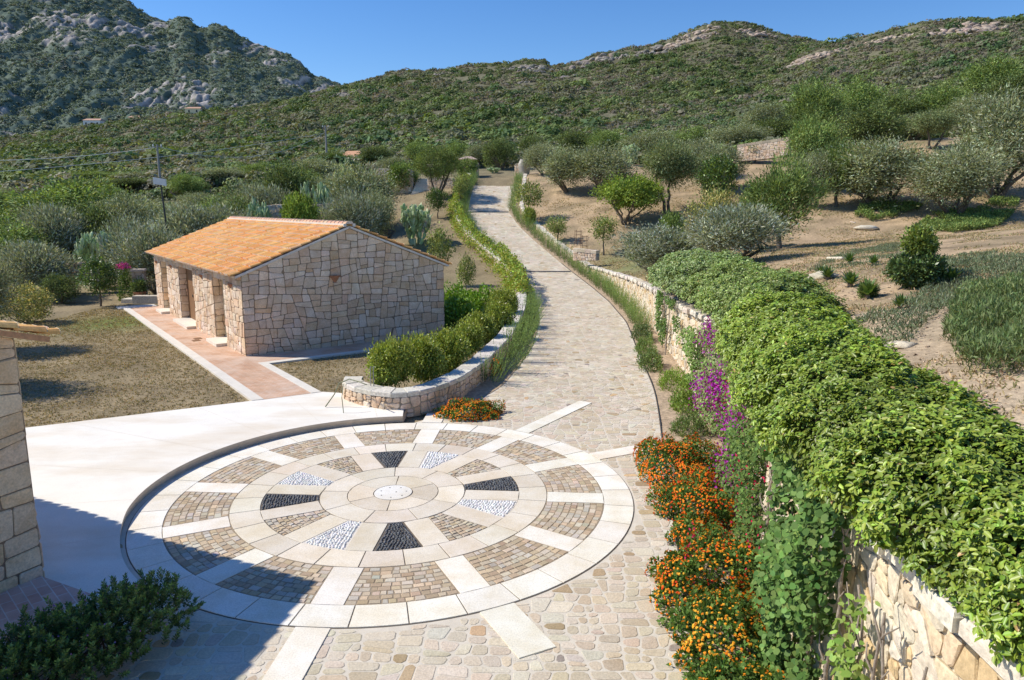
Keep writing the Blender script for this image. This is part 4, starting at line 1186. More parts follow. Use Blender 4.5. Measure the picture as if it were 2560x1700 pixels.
lw = [(-4.19, 17.93, 0, 0.56), (-4.21, 17.33, -.05, 0.56), (-3.58, 16.68, -.05, 0.56), (-2.78, 16.16, -.05, 0.56), (-2.02, 16.48, -.05, 0.56), (-1.31, 17.78, -.05, 0.56), (-0.73, 19.86, -.05, 0.56), (-0.01, 24.02, -.05, 0.56), (0.54, 30.28, -.05, 0.61), (0.67, 34.76, -.05, 0.61), (.50, 41, .05, .85), (.25, 44, .2, 1.0), (-.35, 48, .4, 1.2), (-1.6, 52, 1.1, 1.9), (-3.0, 56, 2.0, 2.75), (-3.95, 60, 2.9, 3.6), (-4.7, 65, 4.0, 4.7), (-4.65, 72, 5.8, 6.5), (-4.35, 79, 7.4, 8.1)]
path_wall("curved_garden_wall", "low curved stone wall with pale capping on the left of the drive", lw, .42, 'drystone')

# ------------------------------------------------------------------ retaining wall on the right
def build_retaining():
    root = empty("retaining_wall", (0, 0, 0), label="tall pale rough stone retaining wall along the right of the drive, half hidden by creepers", cat="wall")
    ys = np.concatenate([np.arange(-1.0, 12, .035), np.arange(12, 26, .07), np.arange(26, 48, .16), np.arange(48, 79.6, .3)])
    nz = 64; t = np.linspace(0, 1, nz)
    Y, T = np.meshgrid(ys, t, indexing='ij')
    zb = zroad(Y) - .12; ztp = zwall(Y); Z = zb + (ztp - zb) * T
    u = Y * 1.9 + fbm(Y * 1.1, Z * 1.1, 3, 3) * 1.2; v = Z * 2.6 + fbm(Y * 1.3, Z * 1.3, 13, 3) * 1.4
    f1, f2, idc = cells(u, v, 7, .9); e = f2 - f1
    j = sstep(.02, .16, e)
    out = .03 * fbm(Y * 6, Z * 6, 8, 4)
    X = wallX(Y) + .10 * (Z - zb) / 2.4 + .14 - out * np.minimum(1, (ztp - Z) * 6 + .3)
    base = np.array([(.62, .56, .48), (.68, .64, .58), (.58, .49, .37), (.66, .58, .46), (.60, .50, .36)])
    ii = (idc * 4.999).astype(int); C = base[ii] * (.85 + .3 * fbm(Y * 3, Z * 3, 88, 3))[..., None]
    st = sstep(.52, .7, fbm(Y * .7, Z * .9, 71, 3))[..., None]; C = C * (1 - .3 * st) + np.array((.60, .44, .26)) * .3 * st
    C = np.ones_like(C) * np.array((.74, .62, .45)) * (.75 + .5 * fbm(Y * 8, Z * 8, 29, 3))[..., None]
    o = qmesh("masonry", np.stack([X, Y, Z], -1).reshape(-1, 3), grid_faces(len(ys), nz)[:, ::-1], M['rock'], smooth=True, parent=root); vcol(o, C.reshape(-1, 3))
    rr = random.Random(77); sm = MB(); y = -1.0
    RC = [(.76, .64, .47), (.80, .70, .54), (.70, .55, .36), (.78, .67, .50), (.73, .59, .40), (.66, .48, .27), (.80, .71, .57), (.70, .60, .46)]
    while y < 50:
        y1 = y + 1.5; z0 = float(zroad(y)) - .1; za, zc = float(zwall(y)), float(zwall(y1)); a0, a1 = (.018, .10) if y < 20 else (.035, .12)
        sp = [ccw(p) for p in split_stones([(-y1, z0), (-y, z0), (-y, za), (-y1, zc)], a0, a1, rr, slant=.42)]
        stone_faces(sm, sp, lambda u, v, o: (float(wallX(-u)) + .04 * v + .125 - o, -u, v), rr, RC, gap=.009, out=.020, bev=.016, chipa=.045, var=.07, rough=.008)
        y = y1
    sm.build("fitted_stones", M['rock'], root)
    mb = MB(); y = -1.0
    while y < 79.4:
        e_ = y + random.uniform(.28, .6); xa, xb = float(wallX(y)) + .06, float(wallX(e_)) + .06; za, zb_ = float(zwall(y + .02)), float(zwall(e_ - .02))
        w = .36 + random.uniform(-.05, .07); j0 = random.uniform(-.03, .05)
        n0 = len(mb.v); mb.prism([(xa + j0, y + .01), (xa + w, y + .01), (xb + w, e_ - .01), (xb + j0 + random.uniform(-.03, .03), e_ - .01)], 0, 1, jit((.78, .69, .56), .08, .02), bev=.03)
        h = [za, za, zb_, zb_]
        for r, up in enumerate((-.10, .0, .035)):
            for q in range(4):
                v_ = mb.v[n0 + r * 4 + q]; mb.v[n0 + r * 4 + q] = (v_[0], v_[1], h[q] + up + random.uniform(-.018, .018))
        y = e_
    mb.build("capping", M['rock'], root)
build_retaining()
# ------------------------------------------------------------------ macchia on the hills (could not be counted)
def bush_field(name, X, Y, Z, R, nq, base, seed, m='leaf', tint=None, flat=.75, qs=1.0):
    r = np.random.default_rng(seed); n = len(X); k = nq
    ci = np.repeat(np.arange(n), k)
    d = randdir(n * k, r); d[:, 2] = np.abs(d[:, 2]) * 1.1 - .15; d = unit(d)
    lum = .72 + .28 * r.random(n * k)
    Rr = R[ci][:, None]
    P = np.stack([X, Y, Z], 1)[ci] + d * lum[:, None] * Rr * np.array([1, 1, flat]) + np.array([0, 0, .1]) * Rr
    nn = unit(d + r.normal(size=(n * k, 3)) * .38 + np.array([-.1, 0, .25]))
    s = unit(np.cross(nn, r.normal(size=(n * k, 3)))); t = np.cross(nn, s)
    a = Rr * (.20 + .18 * r.random((n * k, 1))) * (28 / k) ** .5 * qs; b = a * (.55 + .4 * r.random((n * k, 1)))
    V = np.stack([P - s * a, P - t * b, P + s * a, P + t * b], 1).reshape(-1, 3)
    C = np.array(base)[ci] if np.ndim(base) == 2 else np.tile(base, (n * k, 1))
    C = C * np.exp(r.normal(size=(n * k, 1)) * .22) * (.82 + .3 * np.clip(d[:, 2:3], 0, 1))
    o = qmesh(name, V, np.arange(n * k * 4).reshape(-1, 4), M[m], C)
    return tag(o, kind="stuff")

def scrub_colors(X, Y, n, r):
    g = fbm(X / 30, Y / 30, 3, 4); h = fbm(X / 9, Y / 9, 14, 3)
    pal = np.array([(.075, .108, .035), (.12, .15, .05), (.165, .19, .07), (.155, .145, .092), (.185, .16, .115), (.09, .13, .055)])
    w = np.clip((g - .3) * 2.5, 0, 1); q = (np.clip(w * .7 + h * .35 + r.normal(size=n) * .22, 0, .999) * 6).astype(int)
    return pal[q] * (.85 + .3 * r.random((n, 1)))

def hill_scrub():
    r = np.random.default_rng(5); n = 44000
    y = 92 + (500 - 92) * r.random(n * 2) ** .95
    y = y[:n]; a = -0.82 + 1.72 * r.random(n); x = a * y
    R = (.55 + .75 * r.random(n) ** 1.7) * (1 + y / 520)
    R *= np.where(r.random(n) < .06, 1.6, 1)
    z = HT(x, y)
    # leave gaps at rock outcrops, thin the cover in patches
    ok = (fbm(x / 26, y / 18, 91, 4) + .35 * r.random(n)) > .50
    for (rx, ry, rr) in ROCKS: ok &= np.hypot(x - rx, y - ry) > rr * .8
    x, y, z, R = x[ok], y[ok], z[ok], R[ok]; n = len(x)
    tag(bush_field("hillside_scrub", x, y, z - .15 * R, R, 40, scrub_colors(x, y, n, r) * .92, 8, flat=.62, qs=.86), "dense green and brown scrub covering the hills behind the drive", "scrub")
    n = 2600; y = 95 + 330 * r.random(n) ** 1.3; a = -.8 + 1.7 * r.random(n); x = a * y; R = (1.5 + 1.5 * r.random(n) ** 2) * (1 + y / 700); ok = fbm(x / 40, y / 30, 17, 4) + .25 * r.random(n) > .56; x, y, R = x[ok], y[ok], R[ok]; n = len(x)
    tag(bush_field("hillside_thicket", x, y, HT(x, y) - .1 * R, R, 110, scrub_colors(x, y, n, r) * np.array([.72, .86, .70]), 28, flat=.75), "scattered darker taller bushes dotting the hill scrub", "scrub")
    # closer, taller thicket at the foot of the hills and over the left valley
    n = 5200; y = 74 + 105 * r.random(n) ** 1.1; a = -1.0 + 2.0 * r.random(n); x = a * y
    R = (.9 + 1.1 * r.random(n) ** 1.5); z = HT(x, y)
    ok = ~((np.abs(x + 2) < 11) & (y < 98)) & ~((x > 6) & (y < 80 + np.maximum(x - 30, 0) * .12)) & ~((x < -9) & (x > -26) & (y < 92))
    for (rx, ry, rr) in ROCKS: ok &= np.hypot(x - rx, y - ry) > rr * .8
    x, y, z, R = x[ok], y[ok], z[ok], R[ok]; n = len(x)
    c = scrub_colors(x, y, n, r) * np.array([.98, 1.06, .95])
    tag(bush_field("valley_scrub", x, y, z, R, 150, c, 9), "tall mixed thicket at the foot of the hills", "scrub")

# rock outcrops on the ridges
ROCKL = [ # ox, oy, depth, radius m, n boulders, label
 (1210, 150, 452, 13, 26, "jagged grey rock knob on the ridge above the top of the drive"),
 (1245, 160, 440, 10, 16, "pale broken crag just right of the jagged knob on the ridge"),
 (1195, 187, 400, 6, 7, "small pale boulders below the jagged knob on the ridge"),
 (1300, 172, 430, 7, 9, "low scatter of pale rock on the ridge right of the knob"),
 (1395, 132, 430, 15, 22, "pale rock rib climbing the left shoulder of the rounded summit"),
 (1500, 118, 430, 13, 22, "long light rock band on the left slope of the rounded summit"),
 (1590, 88, 430, 12, 22, "bright cliff patch high on the left flank of the rounded summit"),
 (1610, 70, 445, 10, 16, "grey rocks right under the crest of the rounded summit"),
 (1740, 72, 440, 10, 12, "small dark crag on the right side of the rounded summit"),
 (1020, 165, 440, 7, 9, "small dark rocks on the crest left of the jagged knob"),
 (800, 215, 400, 13, 26, "grey boulder field on the ridge beside the sky notch"),
 (840, 205, 405, 9, 14, "upper boulders near the low end of the central ridge"),
 (1850, 138, 288, 9, 16, "long pink bare slab at the lower left of the right hill"),
 (1885, 128, 289, 7, 12, "pale bare slab step in the middle of the slab line on the right hill"),
 (1935, 112, 290, 5, 10, "low pale rocks along the crest of the right hill"),
 (2065, 82, 290, 6, 12, "small pink rock cluster near the crest of the right hill"),
 (2010, 95, 292, 5, 8, "low light ledge on the crest of the right hill"),
 (2190, 75, 280, 9, 18, "large pale outcrop left part below the crest of the right hill"),
 (2240, 62, 282, 9, 20, "large pale outcrop right part below the crest of the right hill"),
 (2275, 62, 281, 6, 9, "grey boulder group at the right end of the big outcrop"),
 (640, 245, 400, 7, 8, "faint rocks low on the central ridge above the left valley"),
]
ROCKS = []
_rk = []
for (ox, oy, Y, rad, nb_, lb) in ROCKL:
    x, y, z = A(ox, oy, Y); 
    # slide along sight line to the hill surface
    g = G(ox, oy + 6)
    if abs(g[1] - Y) < 160: x, y, z = g
    else: z = hz(x, y)
    ROCKS.append((x, y, rad)); _rk.append((x, y, z, rad, nb_, lb))
def ico(sub=1):
    import bmesh
    bm = bmesh.new(); bmesh.ops.create_icosphere(bm, subdivisions=sub, radius=1)
    V = np.array([v.co[:] for v in bm.verts]); F = np.array([[v.index for v in f.verts] for f in bm.faces]); bm.free(); return V, F
ICO2 = ico(3); ICO1 = ico(2)
def boulders(name, label, cx, cy, cz, rad, n, size, colr_, seed, cat="rocks", flat=.6, m='hillrock', sq=1.0, ico_=ICO1, zf=None):
    r = np.random.default_rng(seed); VV = []; FF = []; CC = []; o = 0
    for i in range(n):
        a = r.random() * 2 * PI; d = rad * r.random() ** .6 * (i > 0)
        x = cx + d * math.cos(a) * sq; y = cy + d * math.sin(a) * .7
        s = size * (.5 + .9 * r.random()); V, F = ico_
        q = V.copy(); nn = fbm(V[:, 0] * 1.3 + i * 7, V[:, 1] * 1.3 + V[:, 2] * 1.9, seed + i, 3) - .5
        # facet: clip by random planes
        for k in range(13):
            pn = r.normal(size=3); pn /= np.linalg.norm(pn); dd = .38 + .40 * r.random(); pr = q @ pn; q = q - pn * np.maximum(pr - dd, 0)[:, None]
        q = q * (1 + nn[:, None] * .5) * np.array([s * (1 + .6 * r.random()), s * (1 + .3 * r.random()), s * flat * (.8 + .5 * r.random())])
        an = r.random() * PI; q[:, :2] = q[:, :2] @ np.array([[math.cos(an), -math.sin(an)], [math.sin(an), math.cos(an)]])
        zz = (zf(x, y) if zf else hz(x, y))
        q = q + np.array([x, y, zz + s * flat * .15]); VV.append(q - np.array([cx, cy, cz])); FF.append(F + o); o += len(V)
        CC.append(np.tile(jit(colr_, .12, .03), (len(F), 1)))
    ob = qmesh(name, np.concatenate(VV), np.concatenate(FF), M[m], np.concatenate(CC)); ob.location = (cx, cy, cz)
    return tag(ob, label, cat)
for i, (x, y, z, rad, n, lb) in enumerate(_rk):
    right = x > 80
    boulders("rock_outcrop", lb, x, y, z, rad, n * 3, rad * (.17 if right else .14), (.44, .355, .28) if right else (.31, .275, .235), 100 + i, "rock outcrop", sq=1.25)
hill_scrub()

# mountain scrub: clumps over the non-rock parts
def mountain_scrub():
    X, V, T, rm, env = _mt
    r = np.random.default_rng(12); n = 27000
    i = r.integers(3, X.shape[0] * 89 // 100, n); j = r.integers(2, X.shape[1] - 2, n)
    ok = rm[i, j] < .30; i, j = i[ok], j[ok]; P = V[i, j]; n = len(P)
    R = (2.2 + 3.0 * r.random(n) ** 1.6)
    pal = np.array([(.095, .135, .10), (.115, .16, .115), (.15, .19, .125), (.145, .16, .13)])  # bluish greens carry the painted haze of the mountain
    c = pal[np.clip((fbm(P[:, 0] / 50, P[:, 2] / 40, 6, 3) * 4 + r.normal(size=n) * .9), 0, 3.99).astype(int)]
    tag(bush_field("mountain_scrub", P[:, 0], P[:, 1], P[:, 2], R, 22, c, 18, flat=.8), "dark green scrub, blue haze painted into its colour, between the crags of the far mountain", "scrub")
mountain_scrub()

# ------------------------------------------------------------------ trees: right grove
g_o = "olive trees on the slope right of the drive"
tree_px('olive', 0, 2045, 312, 205, "broad grey green olive with a clear multi-stemmed base, middle of the right slope", base=478, group=g_o)
tree_px('olive', 1, 2222, 325, 200, "large silvery olive over a green ground cover mat near the right edge", base=497, group=g_o)
tree_px('olive', 2, 2320, 205, 200, "tall pale olive at the right picture edge behind the ground cover mats", base=452, group=g_o)
tree_px('olive_stem', 0, 2160, 250, 115, "lone olive high on the slope with a short dark trunk and round shadow", base=343, group=g_o)
tree_px('oak', 0, 2003, 243, 150, "dark round tree behind the broad olive on the right slope", Y=70)
tree_px('juniper', 0, 1888, 200, 120, "dark spreading evergreen standing tallest behind the carob on the right slope", Y=82, name="dark_evergreen", cat="tree")
tree_px('mastic', 0, 1875, 262, 125, "bright yellow green rounded tree in the middle of the right slope", Y=62)
tree_px('olive', 1, 1880, 340, 90, "small olive in front of the bright yellow green tree", Y=57, group=g_o)
tree_px('juniper', 1, 1938, 340, 100, "slim juniper with one thin bare trunk on the right slope", base=476)
tree_px('juniper', 2, 1808, 382, 150, "leaning juniper with a dark shaded underside above the silvery olive", Y=43)
tree_px('olive_silver', 0, 1700, 470, 205, "silvery olive rising behind the clipped hedge", Y=31, group=g_o)
tree_px('olive_silver', 1, 1520, 522, 190, "low grey olive behind the far end of the hedge", Y=34, group=g_o)
tree_px('yellow', 0, 1650, 440, 115, "yellow flecked variegated shrub behind the silvery olive", Y=42)
tree_px('mastic', 1, 1735, 430, 80, "dull green bush between the variegated shrub and the leaning juniper", Y=46, name="green_bush", cat="shrub")
tree_px('bright', 0, 1445, 398, 165, "bright green dome shrub on many thin stems beside the drive", base=516)
tree_px('olive_stem', 1, 1548, 322, 150, "olive with a forked dark trunk and umbrella crown on bare soil", base=492, group=g_o)
tree_px('olive', 2, 1400, 328, 145, "dense grey olive to the left of the forked olive", base=450, group=g_o)
tree_px('olive', 0, 1312, 335, 120, "olive with a short bent trunk nearest the top of the drive on the right", base=441, group=g_o)
tree_px('olive', 1, 1255, 325, 80, "dark olive crown just right of the standing stone", Y=78, group=g_o)
tree_px('citrus', 0, 1662, 362, 88, "pale green young tree on bare soil left of the junipers", Y=56)
tree_px('olive', 2, 1650, 330, 120, "olive crown partly behind the pale green young tree", Y=64, group=g_o)
tree_px('olive', 0, 1610, 318, 100, "grey olive between the forked olive and the dry stone wall", Y=70, group=g_o)
tree_px('sapling', 0, 1743, 330, 40, "tiny staked tree in front of the dry stone wall", base=376)
tree_px('silver_shrub', 0, 1786, 316, 42, "small round grey bush in front of the dry stone wall", base=360)
tree_px('sapling', 1, 1285, 497, 52, "small lollipop tree nearest the right wall of the drive", base=561)
tree_px('sapling', 2, 1394, 500, 62, "small pale stemmed sapling with a flaring trunk on the grass", base=589)
tree_px('sapling', 0, 1220, 420, 64, "sapling with a dark bushy trunk behind the right drive wall", base=520)
tree_px('clip', 0, 1220, 478, 30, "dark narrow bush around the foot of the sapling by the right drive wall", base=528, name="dark_bush")
tree_px('round', 0, 1550, 490, 60, "low bright bush under the forked olive", Y=44, group="low bushes on the right slope")
# row of olives further up the right slope
for i, (ox, top, w, Y, kd, vi, lb) in enumerate([
    (1500, 300, 130, 88, 'olive', 0, "olive at the left end of the upper row below the hills"),
    (1590, 290, 110, 92, 'mastic', 1, "rounded green tree second in the upper row below the hills"),
    (1700, 285, 120, 90, 'olive', 1, "olive directly above the dry stone wall"),
    (1790, 270, 110, 94, 'oak', 1, "dark tree above the right end of the dry stone wall"),
    (2110, 262, 110, 80, 'olive', 2, "olive between the lone olive and the dark round tree"),
    (2080, 215, 130, 98, 'oak', 0, "dark crown above the lone olive"),
    (2180, 195, 120, 96, 'mastic', 0, "light green crown above the lone olive and to its right"),
    (2260, 215, 120, 84, 'olive', 0, "pale olive upper left of the tall olive at the right edge"),
    (2340, 165, 140, 92, 'oak', 1, "dark tree high at the right picture edge"),
    (1990, 180, 130, 108, 'mastic', 1, "bright rounded crown above the spreading evergreen to its right"),
    (1760, 235, 110, 112, 'olive', 2, "olive crown far up the slope left of the spreading evergreen"),
    (1400, 300, 90, 100, 'mastic', 0, "green crown behind the dense grey olive by the drive"),
    (1325, 298, 90, 104, 'oak', 0, "dark crown behind the bent olive by the drive"),
    (2300, 128, 130, 125, 'mastic', 0, "yellow green crown highest near the right picture edge"),
    (1900, 165, 0, 0, '', 0, "")]):
    if w: tree_px(kd, vi, ox, top, w, lb, Y=Y)
# top of the drive
tree_px('oak', 0, 1153, 318, 80, "dark tree with a bare double trunk straight beyond the top of the drive", Y=90, name="bare_stemmed_tree")
tree_px('umbrella', 0, 1006, 340, 104, "clipped round olive on several thin trunks beside the steps", Y=70)
tree_px('oak', 1, 868, 332, 80, "dark round tree by the distant tiled roof", Y=98)
tree_px('mastic', 0, 960, 325, 70, "green crown rising behind the clipped round olive", Y=100)
tree_px('mastic', 1, 1055, 325, 80, "low green crown behind the gate at the top of the drive", Y=104)
tree_px('olive', 2, 1100, 330, 70, "grey crown behind the left gate stone", Y=98)
tree_px('oak', 0, 1230, 312, 70, "dark crown behind the standing stone", Y=110)
tree_px('round', 1, 925, 375, 70, "creeping bush spilling over the upper garden wall", Y=76)
tree_px('round', 0, 1076, 366, 50, "bush draped over the left gate stone", Y=80.6)
# left of the drive
tree_px('citrus', 0, 1008, 435, 46, "small dark leaved tree below the steps", base=505)
tree_px('sapling', 1, 1062, 398, 40, "small yellowing tree against the left drive wall near the top", Y=66)
tree_px('sapling', 2, 1012, 528, 62, "slender young tree between the outbuilding and the vine", Y=42)
tree_px('sapling', 0, 1075, 590, 42, "thin sapling just left of the vine covered wall", Y=33)
tree_px('olive', 0, 832, 372, 150, "large grey olive between the outbuilding and the steps", Y=62, group="olives behind the outbuilding")
tree_px('olive_silver', 1, 800, 440, 110, "lower pale olive in front of the large grey olive behind the roof ridge", Y=52, group="olives behind the outbuilding")
tree_px('olive', 1, 872, 432, 90, "grey olive directly above the right end of the roof ridge", Y=54, group="olives behind the outbuilding")
tree_px('oak', 0, 645, 372, 110, "dark dense tree above the middle of the roof", Y=64)
tree_px('olive', 2, 560, 420, 110, "olive above the left end of the roof ridge", Y=58, group="olives behind the outbuilding")
tree_px('bright', 1, 702, 445, 92, "round yellow green citrus bush behind the roof ridge", Y=50)
tree_px('olive_silver', 0, 470, 470, 170, "wide silvery olive behind the low end of the roof", Y=47, group="olives behind the outbuilding")
tree_px('olive_silver', 1, 350, 520, 170, "silvery olive touching the left end of the outbuilding", Y=39, group="olives behind the outbuilding")
tree_px('mastic', 0, 165, 412, 210, "big rounded tree dominating the left thicket", Y=58)
tree_px("oak", 1, 150, 470, 120, "dark hollow crown beneath the big rounded tree of the left thicket", Y=50)
tree_px("oak", 0, 560, 455, 95, "dark low crown just above the left end of the roof ridge", Y=53)
tree_px('oak', 1, 255, 425, 110, "dark tree right of the big rounded tree in the left thicket", Y=62)
tree_px('mastic', 1, 40, 470, 150, "green crown at the left picture edge behind the silvery olive", Y=56)
tree_px('olive', 0, 365, 455, 130, "olive behind the lamp post with the solar panel", Y=60)
tree_px('mastic', 0, 425, 400, 70, "bright green crown right of the far electricity pole", Y=74)
tree_px('olive_silver', 0, 60, 555, 175, "silvery upright olive at the left edge of the lawn", Y=37)
tree_px('citrus', 1, 222, 595, 84, "glossy dark green conical tree at the far edge of the lawn", base=706)
tree_px('yellow', 1, 52, 655, 125, "yellowing shrub on thin bare stems left of the lawn", Y=29)
tree_px('oak', 0, 130, 632, 90, "dark shrub behind the yellowing shrub on the lawn edge", Y=35, name="dark_shrub", cat="shrub")
for i, (ox, top, w, Y, kd, lb) in enumerate([
    (-60, 430, 170, 66, 'mastic', "green tree cut by the left picture edge above the others"),
    (330, 395, 90, 84, 'olive', "olive beyond the lamp post, left of the far pole"),
    (520, 385, 90, 82, 'olive', "grey crown beyond the roof, left of the dark dense tree"),
    (600, 372, 80, 86, 'mastic', "green crown beyond the roof above the left end of the ridge"),
    (735, 365, 90, 82, 'olive', "olive crown left of the distant tiled roof"),
    (90, 400, 110, 88, 'oak', "dark crown far back over the big rounded tree"),
    (225, 395, 110, 90, 'mastic', "light crown far back right of the big rounded tree"),
    (450, 440, 90, 68, 'olive', "olive crown between the lamp post and the roof"),
    (770, 350, 70, 98, 'oak', "small dark crown right behind the tall electricity pole"),
    (290, 440, 130, 54, 'olive', "wide olive just left of the lamp post"),
    (110, 470, 130, 48, 'olive_silver', "pale olive in front of the big rounded tree"),
    (10, 505, 140, 44, 'mastic', "bright crown over the silvery upright olive at the left edge"),
    (415, 470, 120, 53, 'olive', "olive right behind the low eave of the roof, right of the lamp post"),
    (515, 445, 110, 60, 'mastic', "rounded green crown over the left part of the roof"),
    (610, 425, 100, 57, 'olive_silver', "pale crown directly above the roof, left of the dark dense tree"),
    (760, 405, 110, 66, 'olive', "olive crown between the citrus bush and the large grey olive"),
    (200, 470, 110, 50, 'oak', "dark crown above the tall pale prickly pear"),
    (300, 500, 110, 43, 'olive_silver', "silver crown between the prickly pear and the outbuilding"),
    (20, 430, 120, 74, 'olive', "grey crown far left below the cables"),
    (140, 418, 110, 80, 'mastic', "light crown under the middle of the cables"),
    (300, 410, 100, 78, 'oak', "dark crown below the cables left of the far pole"),
    (685, 385, 90, 74, 'mastic', "green crown between the dark dense tree and the tall pole"),
    (905, 360, 70, 88, 'olive', "grey crown peeking over the garden terrace wall")]):
    tree_px(kd, i % 2, ox, top, w, lb, Y=Y)

for (x, y, w, h, lb) in ((-14.9, 18.7, 2.8, 3.9, "olive hidden behind the near house corner, its shadow falls on the lawn"), (-17.6, 23.3, 2.6, 3.6, "second olive at the far left of the lawn, seen by its shadow")):
    plant('olive', 1, x, y, hz(x, y), w, h, lb)
# prickly pears
def prickly(seed, n_arm, levels):
    r = np.random.default_rng(seed); V0, F0 = ICO1; VV = []; FF = []; CC = []; o = 0
    def pad(p, d, nrm, L):
        nonlocal o
        s = np.cross(d, nrm); q = V0 * np.array([L * .36, L * .05, L * .5])
        wv = np.clip((V0[:, 2] + 1) / 2, 0, 1); q[:, 0] *= (.62 + .5 * wv)
        W = q[:, 0:1] * s + q[:, 1:2] * nrm + q[:, 2:3] * d + (p + d * L * .47)
        VV.append(W); FF.append(F0 + o); o += len(V0)
        CC.append(np.tile(jit((.34, .45, .20) if r.random() < .6 else (.55, .62, .36), .15, .03), (len(F0), 1)))
        return p + d * L * .9
    def grow(p, d, lv, L):
        nrm = unit(np.cross(d, r.normal(size=3))); e = pad(p, d, nrm, L)
        if lv > 0:
            for k in range(r.integers(1, 4)):
                grow(e - d * L * .05, unit(d * .6 + r.normal(size=3) * .42 + np.array([0, 0, .55])), lv - 1, L * (.82 + .2 * r.random()))
    for i in range(n_arm):
        a = r.random() * 2 * PI; grow(np.array([math.cos(a) * .3, math.sin(a) * .3, -.05]), unit(np.array([math.cos(a) * .55, math.sin(a) * .55, .9])), levels, .46)
    return qmesh("pads", np.concatenate(VV), np.concatenate(FF), M['cactus'], np.concatenate(CC), smooth=True)
PP = []
for s in range(3):
    o = prickly(40 + s, 11, 5); v = np.array([x.co[:] for x in o.data.vertices]); ext = (np.ptp(v[:, :2], axis=0).mean(), v[:, 2].max()); PP.append((o.data, ext)); bpy.data.objects.remove(o)
def prickly_px(vi, ox, top, w, label, base=None, Y=None):
    if Y is None: _, Y, _ = G(ox, base)
    cx, _, ztp = A(ox, top, Y); z = hz(cx, Y); me, ext = PP[vi]
    t = empty("prickly_pear", (cx, Y, z), random.uniform(0, 6), label=label, cat="cactus"); W = w * KK / FL * Y
    t.scale = (W / ext[0], W / ext[0], max(.5, ztp - z) / ext[1]); link(bpy.data.objects.new("pads", me), t)
prickly_px(0, 957, 466, 84, "large round prickly pear cactus between the outbuilding and the steps", base=565)
prickly_px(1, 212, 532, 84, "tall pale prickly pear behind the conical tree beyond the lawn", Y=41)
prickly_px(2, 594, 452, 60, "pale prickly pear behind the left half of the roof ridge", Y=52)
prickly_px(1, 725, 415, 66, "prickly pear behind the yellow green citrus bush", Y=57)
prickly_px(2, 1140, 385, 34, "small prickly pear beside the bare trunk at the top of the drive", Y=86)
prickly_px(0, 1450, 330, 40, "prickly pear half hidden behind the grey olives right of the drive", Y=78)

# ------------------------------------------------------------------ creeping ground plants on the right slope (stuff)
def in_poly(px, py, poly):
    ins = np.zeros(len(px), bool); k = len(poly)
    for i in range(k):
        x0, y0 = poly[i]; x1, y1 = poly[(i + 1) % k]
        c = ((y0 > py) != (y1 > py)) & (px < (x1 - x0) * (py - y0) / (y1 - y0 + 1e-12) + x0); ins ^= c
    return ins
def patch(name, label, polypx, dens, L, W, base, base2, hgt, seed, up=1.2, cat="ground cover", m='leaf', rag=.5):
    pts = [G(*p)[:2] for p in polypx]; P = np.array(pts); r = np.random.default_rng(seed)
    lo, hi = P.min(0), P.max(0); area = np.prod(hi - lo); n = int(min(dens * area, 90000))
    x = lo[0] + (hi[0] - lo[0]) * r.random(n); y = lo[1] + (hi[1] - lo[1]) * r.random(n)
    ok = in_poly(x, y, pts) & (fbm(x * 1.6, y * 1.6, seed, 3) > rag - .12 + .22 * r.random(n)); x, y = x[ok], y[ok]; n = len(x)
    hh = hgt * (.35 + 1.1 * fbm(x * 2.2, y * 2.2, seed + 5, 3)) * r.random(n) ** .5
    P3 = np.stack([x, y, HT(x, y) + hh], 1)
    V, F = leaves(P3, r.normal(size=(n, 3)) * .7 + np.array([0, 0, up]), L * (.6 + .8 * r.random(n)), W * (.7 + .6 * r.random(n)), r)
    C = colr(n, base, .25, .08, r); C2 = colr(n, base2, .25, .08, r); mk = (r.random(n) < .4)[:, None]; C = np.where(mk, C2, C)
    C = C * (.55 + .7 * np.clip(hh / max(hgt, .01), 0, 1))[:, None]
    return tag(qmesh(name, V, F, M[m], C), label, cat, kind="stuff")
IC, IC2 = (.085, .11, .055), (.125, .145, .085)
patch("creeping_succulent", "sprawling finger leaved succulent mat sweeping across the right slope", [(1955, 790), (1975, 745), (2110, 690), (2160, 640), (2150, 600), (2250, 592), (2420, 600), (2420, 700), (2250, 690), (2140, 745), (2100, 800), (2020, 815)], 3200, .068, .018, IC, IC2, .13, 50, rag=.42)
patch("creeping_succulent", "thick mounded succulent mass at the right picture edge", [(2170, 790), (2200, 720), (2260, 690), (2440, 670), (2460, 870), (2330, 885), (2230, 870)], 3800, .085, .017, (.085, .12, .04), (.12, .15, .06), .38, 51, rag=.3)
patch("creeping_succulent", "thin strip of succulents above the small agaves", [(1850, 640), (1900, 600), (2000, 575), (2090, 560), (2115, 590), (2080, 618), (1980, 615), (1900, 630)], 1500, .065, .018, IC, IC2, .07, 52)
patch("creeping_succulent", "narrow succulent patch between hedge and agaves", [(1790, 655), (1870, 655), (1900, 690), (1880, 705), (1800, 700)], 1800, .065, .018, IC, IC2, .08, 53)
for (lb, poly, h, sd) in (("leafy mat of ground cover under the broad olive", [(1968, 500), (1985, 480), (2060, 470), (2130, 478), (2085, 498), (2010, 512)], .35, 54),
    ("long leafy mat of ground cover under the silvery olive near the right edge", [(2115, 530), (2140, 500), (2230, 490), (2340, 495), (2300, 525), (2200, 540)], .35, 55),
    ("small leafy mat behind the silvery olive at the right edge", [(2270, 480), (2290, 462), (2350, 465), (2345, 485)], .3, 56),
    ("low green mat along the foot of the thorny slope behind the hedge", [(1440, 585), (1500, 575), (1560, 590), (1480, 612)], .12, 57)):
    patch("leafy_ground_cover", lb, poly, 800, .13, .06, (.085, .13, .035), (.15, .19, .05), h * 1.1, sd, up=.7, rag=.44)

